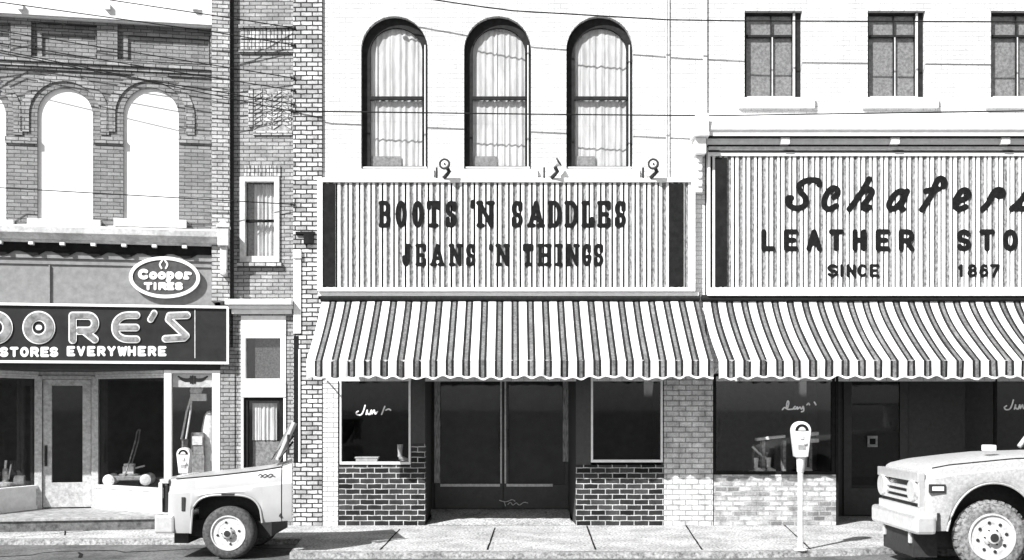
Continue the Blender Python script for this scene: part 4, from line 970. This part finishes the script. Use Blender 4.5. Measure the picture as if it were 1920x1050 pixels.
# ---------------------------------------------------------------- pickup trucks
def pickup(name, label, near, s, spec):
    """near: distance of its near flank in front of the facade; px profile functions in spec"""
    k = (DIST - near) / FPX
    def tx(px): return (px - 960) * k
    def tz(py): return EYE + (HOR - py) * k
    Wd = spec['width']; y0 = -near; y1 = y0 + Wd; gz_ = -.08
    wx, wz, wr = tx(spec['wheel'][0]), gz_ + spec['wr'], spec['wr']
    T = Thing(name, label, 'pickup truck', (wx, (y0 + y1) / 2, gz_))
    mat = spec['mat']
    def interp(tab, px):
        for (a, va), (b, vb) in zip(tab[:-1], tab[1:]):
            if px <= b: return va + (vb - va) * max(0, (px - a)) / (b - a)
        return tab[-1][1]
    def bottom(px):
        ac, aw_, ah, ay = spec['arch']
        base = interp(spec['rocker'], px)
        u = abs(px - ac) / aw_
        if u < 1: return min(base, ay - ah * (1 - u ** spec['pow']) ** (1 / spec['pow']))
        return base
    def loft(pxs):
        rows = []
        for px in pxs:
            b = bottom(px); sh = interp(spec['shoulder'], px); cr = interp(spec['crease'], px); hd = interp(spec['hood'], px); cr = min(cr, b - 1); sh = min(sh, cr - 1)
            x = tx(px); tp = interp(spec['taper'], px)
            zb_, zc_, zs_, zh_ = tz(b), tz(cr), tz(sh), tz(sh) + interp(spec['crown'], px)
            half = [(y0 + tp + .015, zb_ - 0), (y0 + tp, zb_ + (zc_ - zb_) * .12), (y0 + tp - .012, zb_ + (zc_ - zb_) * .55), (y0 + tp, zc_), (y0 + tp + .025, zc_ + (zs_ - zc_) * .15), (y0 + tp + .045, zc_ + (zs_ - zc_) * .8), (y0 + tp + .075, zs_), (y0 + tp + .15, zs_ + (zh_ - zs_) * .35), (y0 + tp + .3, zs_ + (zh_ - zs_) * .8), (y0 + Wd * .36, zh_)]
            full = half + [(2 * y0 + Wd - yy, zz) for yy, zz in half[::-1]]
            sk = spec['skew'] * max(0, (px - spec['skew_from']) / (spec['end'] - spec['skew_from'])) if spec['skew'] else 0
            rows.append([(x - sk * (yy - y0) / Wd, yy, zz) for yy, zz in full])
        return rows
    def capped(pxs, name_, par=None, lab=None):
        m = MB(); rows = loft(pxs); m.grid(rows); m.quad(rows[0]); m.quad(rows[-1])
        return T.part(name_, m, mat, par, lab, smooth=28)
    f0, f1 = spec['front'], spec['seam']
    ac, aw_ = spec['arch'][:2]
    xs = sorted(set([f0 + (f1 - f0) * i / 46 for i in range(47)] + [ac - aw_ + e for e in (-.6, .1, 1, 2.5, 5)] + [ac + aw_ + e for e in (.6, -.1, -1, -2.5, -5)]))
    body = capped([x for x in xs if f0 <= x <= f1], 'body')
    if spec['end'] > f1: capped([f1 + 2 + (spec['end'] - f1 - 2) * i / 10 for i in range(11)], 'door')
    sm = [(tx(px), y0 + interp(spec['taper'], px) + .06, tz(interp(spec['shoulder'], px)) + .0) for px in (f0 + 14 + (f1 - f0 - 14) * i / 16 for i in range(17))]
    T.part('hood_seam', MB().tube(sm, .007, 5), 'dark_metal', body)
    # arch lip
    lip = []
    for i in range(41):
        u = -1 + 2 * i / 40; px = ac + aw_ * u; lip.append((tx(px), y0 - .012, tz(min(bottom(px), interp(spec['rocker'], px)))))
    T.part('arch_lip', MB().tube(lip, .014, 6), spec.get('lip', mat), body)
    # dark wheel house and chassis
    m = MB(); m.box(tx(ac - aw_ * .98), tx(ac + aw_ * .98), y0 + .34, y1 - .34, gz_ + .25, tz(spec['arch'][3] - spec['arch'][2] - 2)); m.box(tx(spec['front'] + 6), tx(spec['cend']), y0 + .3, y1 - .3, gz_ + .28, gz_ + .5)
    T.part('chassis', m, 'dark_metal')
    # wheels
    for yy, sg in ((y0 + .02, 1), (y1 - .02, -1)):
        w_ = .2
        def pr(l): return [(r * wr, a * sg) for r, a in l]
        m = MB(); m.lathe(pr([(.64, .02), (.66, .0), (.74, -.006), (.88, .0), (.96, .02), (1.0, .05), (1.0, w_ - .05), (.95, w_), (.6, w_)]), (wx, yy, wz), 'y', 56)
        if spec['lugs']:
            for q in range(30):
                a = 2 * math.pi * q / 30; c_, s_ = math.cos(a), math.sin(a); tt = .055 * wr
                P = []
                for rr_, yy2 in ((.95, .008), (1.03, .03), (1.03, .09), (.98, .1)):
                    for tn in (-1, 1): P.append((wx + (rr_ * wr) * c_ - tn * tt * s_, yy + yy2 * sg, wz + (rr_ * wr) * s_ + tn * tt * c_))
                for i in range(3): m.quad([P[2 * i], P[2 * i + 1], P[2 * i + 3], P[2 * i + 2]])
                m.quad([P[0], P[2], P[4], P[6]]); m.quad([P[1], P[3], P[5], P[7]])
        tyre = T.part('wheel', m, spec['tyre'], smooth=35)
        m = MB(); m.lathe(pr([(.67, .012), (.655, -.01), (.61, -.01), (.585, .02)]), (wx, yy, wz), 'y', 48); m.lathe(pr([(.585, .02), (.55, .045), (.52, .045)]), (wx, yy, wz), 'y', 48, 1); m.lathe(pr([(.52, .045), (.50, .012), (.44, .006), (.36, .012), (.33, .02)]), (wx, yy, wz), 'y', 48); m.lathe(pr([(.33, .02), (.31, .034), (.27, .034)]), (wx, yy, wz), 'y', 48, 1); T.part('rim', m, ['steel', 'dark_metal'], tyre, smooth=35)
        m = MB(); m.lathe(pr([(.62, .058), (.45, .06), (.2, .06), (0, .06)]), (wx, yy, wz), 'y', 40); T.part('wheel_disc', m, 'dark_metal', tyre)
        m = MB(); m.lathe(pr([(.27, .032), (.25, .0), (.19, -.02), (.17, -.05), (.1, -.06), (0, -.06)]), (wx, yy, wz), 'y', 28); T.part('hub', m, 'steel', tyre, smooth=35)
        m = MB()
        for q in range(8 if spec['lugs'] else 4):
            a = 2 * math.pi * q / (8 if spec['lugs'] else 4) + .2; m.lathe([(0, -.004 * sg), (.045 * wr, -.002 * sg), (.05 * wr, .02 * sg)], (wx + .41 * wr * math.cos(a), yy, wz + .41 * wr * math.sin(a)), 'y', 10)
        T.part('wheel_slots', m, 'dark_metal', tyre)
        m = MB()
        for q in range(6):
            a = 2 * math.pi * q / 6; m.lathe([(0, -.028 * sg), (.022 * wr, -.026 * sg), (.024 * wr, .0)], (wx + .225 * wr * math.cos(a), yy, wz + .225 * wr * math.sin(a)), 'y', 8)
        T.part('wheel_nuts', m, 'dark_metal', tyre)
        m = MB(); m.lathe(pr([(.12, -.0615), (.07, -.063), (.0, -.063)]), (wx, yy, wz), 'y', 20); T.part('hub_ring', m, 'dark_metal', tyre)
    return T, tx, tz, y0, y1, gz_
# left: grey pickup, seen to its door edge
sp = dict(width=1.66, wheel=(427, 998), wr=.352, mat='truck', tyre='rubber', lugs=False, pow=3.4, arch=(425, 67, 68, 996),
          rocker=[(300, 1000), (359, 1000), (362, 996), (492, 980), (548, 976)], shoulder=[(313, 900), (330, 898), (400, 892), (480, 883), (535, 874), (548, 870)],
          crease=[(313, 926), (400, 922), (548, 906)], hood=[(313, 890)], crown=[(313, .0), (340, .02), (480, .025), (548, .02)], taper=[(313, .06), (325, .015), (345, 0), (548, 0)],
          cend=500, front=313, seam=527, end=547, skew=.32, skew_from=470)
T, tx, tz, y0, y1, gz_ = pickup('pickup_truck', 'plain light grey pickup front with squared wheel arch, at the kerb by the hardware shop', 3.47, 1, sp)
m = MB(); m.box(tx(300), tx(312.5), y0 + .06, y1 - .06, tz(962), tz(908)); T.part('grille', m, 'dark_metal', bevel=.02)
m = MB()
for k in range(6): m.box(tx(297), tx(300), y0 + .3, y1 - .3, tz(905 + k * 10), tz(901 + k * 10))
m.box(tx(297), tx(313), y0 + .055, y1 - .055, tz(907), tz(899)); T.part('grille_bars', m, 'chrome')
for yy in (y0 + .17, y1 - .17):
    h = T.part('headlight', MB().lathe([(0, 0), (.1, .0), (.1, .06), (0, .06)], (tx(296.5), yy, tz(925)), 'x', 22), 'lamp_lens'); T.part('bezel', MB().lathe([(.1, -.015), (.125, -.02), (.13, .05), (.1, .05)], (tx(297), yy, tz(925)), 'x', 22), 'chrome', h)
m = MB(); m.box(tx(296), tx(303), y0 + .02, y0 + .052, tz(961), tz(905)); T.part('turn_signal', m, 'lamp_lens', bevel=.008)
m = MB(); m.box(tx(290), tx(326), y0 - .02, y1 + .02, tz(1000), tz(966)); T.part('bumper', m, 'chrome', bevel=.025)
m = MB(); m.box(tx(318), tx(345), y0 + .2, y1 - .2, tz(1022), tz(1000.3)); T.part('valance', m, 'dark_metal')
T.part('side_marker', MBb(tx(341), tx(347.5), y0 - .022, y0 + .02, tz(958), tz(932)), 'dark_metal', bevel=.004)
mm = MB(); mm.tube([(tx(a), y0 + .012, tz(b)) for a, b in smooth([(484, 892), (488, 889.5), (492, 892), (497, 889.5), (502, 892), (507, 889), (512, 891)])], .008, 5); T.part('nameplate', mm, 'dark_metal')
T.part('fender_badge', MB().box(tx(416), tx(440), y0 - .03, y0 - .005, tz(928), tz(925)), 'dark_metal')
T.part('sill_emblem', MB().prism([(tx(523), tz(968)), (tx(529), tz(968)), (tx(526), tz(962))], y0 - .02, y0 + .03), 'dark_metal')
# windscreen, pillar and wiper
xb, xt_ = tx(503), tx(546); zb_, zt2 = tz(864), tz(797)
m = MB(); m.grid([[(xb, y0 + .2, zb_), (xb - .25, y1 - .2, zb_)], [(xt_, y0 + .26, zt2), (xt_ - .3, y1 - .26, zt2)]]); T.part('windscreen', m, 'screen_dark', solid=.006)
T.part('windscreen_pillar', MB().tube([(xb + .1, y0 + .12, zb_), (xt_ + .01, y0 + .18, zt2 + .03)], .036, 8), 'truck')
m = MB(); m.tube([(xb + .12, y0 + .09, zb_ + .02), (xt_, y0 + .14, zt2 - .22)], .016, 6); m.tube([(xb + .1, y0 + .24, zb_ + .03), (xt_ - .03, y0 + .32, zt2 - .1)], .012, 6); m.tube([(xb, y0 + .5, zb_ + .02), (xt_ - .09, y0 + .62, zt2 - .16)], .012, 6); T.part('wiper', m, 'dark_metal')
m = MB(); m.box(tx(537), tx(540), y0 + .04, y0 + .1, tz(853), tz(815)); m.box(tx(540.2), tx(547), y0 + .04, y0 + .1, tz(853), tz(850)); T.part('door_frame', m, 'dark_metal')
# right: pale four wheel drive pickup
sp = dict(width=1.6, wheel=(1862, 1008), wr=.436, mat='truck_pale', tyre='rubber_worn', lugs=True, pow=2.1, arch=(1863, 88, 112, 1018),
          rocker=[(1690, 990), (1730, 996), (1776, 996), (1952, 1000), (2300, 1000)], shoulder=[(1738, 884), (1748, 879), (1782, 872), (1905, 860), (2000, 857), (2300, 850)],
          crease=[(1738, 902), (1800, 890), (1905, 880), (2300, 870)], hood=[(1700, 860)], crown=[(1738, .0), (1757, .03), (1850, .045), (2300, .04)], taper=[(1738, .07), (1748, .02), (1770, 0), (2300, 0)],
          cend=2290, front=1738, seam=2010, end=2300, skew=0, skew_from=0)
T, tx, tz, y0, y1, gz_ = pickup('pickup_truck', 'pale high pickup with round wheel arch and knobbly tyre beside the tall parking meter', 4.63, 1, sp)
m = MB(); m.box(tx(1733), tx(1738.5), y0 + .08, y1 - .08, tz(963), tz(899)); T.part('grille', m, 'dark_metal')
m = MB(); m.box(tx(1724), tx(1738), y0 + .06, y1 - .06, tz(905), tz(887)); m.box(tx(1727), tx(1738), y0 + .06, y1 - .06, tz(968), tz(953))
for k in range(8):
    pass
for yb in (914, 926, 938): m.box(tx(1726), tx(1733), y0 + .12, y1 - .12, tz(yb + 8), tz(yb + 2))
m.box(tx(1726), tx(1738), y0 + .06, y0 + .1, tz(953), tz(895)); T.part('grille_surround', m, 'chrome', bevel=.008)
for yy in (y0 + .25, y1 - .25):
    h = T.part('headlight', MB().lathe([(0, -.005), (.06, .0), (.1, .02), (.1, .07), (0, .07)], (tx(1723), yy, tz(923)), 'x', 22), 'lamp_lens'); T.part('bezel', MB().lathe([(.1, -.02), (.13, -.02), (.135, .06), (.1, .06)], (tx(1724), yy, tz(923)), 'x', 22), 'chrome', h)
m = MB(); m.box(tx(1715), tx(1755), y0 - .03, y1 + .03, tz(1003), tz(967)); T.part('bumper', m, 'chrome', bevel=.04)
m = MB(); T.part('tow_hook', MBb(tx(1722), tx(1743), y0 + .3, y0 + .36, tz(1025), tz(1003.4)), 'chrome', bevel=.01); T.part('tow_hook', MBb(tx(1722), tx(1743), y1 - .36, y1 - .3, tz(1025), tz(1003.4)), 'chrome', bevel=.01)
m = MB(); m.box(tx(1727), tx(1772), y0 + .25, y1 - .25, tz(1050), tz(1005)); T.part('front_valance', m, 'dark_metal')
T.part('side_marker', MB().box(tx(1742), tx(1772), y0 - .03, y0 + .02, tz(924), tz(908)), 'dark_metal', bevel=.006)
T.part('marker_lens', MB().box(tx(1746), tx(1768), y0 - .038, y0 - .031, tz(920), tz(912)), 'lamp_lens', bevel=.003)
T.part('panel_gap', MB().box(tx(1757), tx(1761), y0 - .02, y0 + .01, tz(996), tz(962)), 'dark_metal')
m = MB(); m.box(tx(1866), tx(1886), y0 + .25, y0 + .4, tz(848), tz(836)); T.part('hood_lamp', m, 'goods_white', bevel=.012)
# cab beyond the frame edge
m = MB(); m.grid([[(tx(2010), y0 + .18, tz(846)), (tx(2010), y1 - .18, tz(846))], [(tx(2080), y0 + .26, tz(760)), (tx(2080), y1 - .26, tz(760))]]); T.part('windscreen', m, 'glass_dark', solid=.006)
m = MB(); m.box(tx(2076), tx(2296), y0 + .22, y1 - .22, tz(760), tz(752)); m.box(tx(2280), tx(2296), y0 + .2, y1 - .2, tz(840), tz(760.3))
for yy in (y0 + .2, y1 - .2): m.tube([(tx(2008), yy - .03, tz(846)), (tx(2078), yy + .03, tz(758))], .035, 8)
T.part('cab_roof', m, 'truck_pale', bevel=.01)
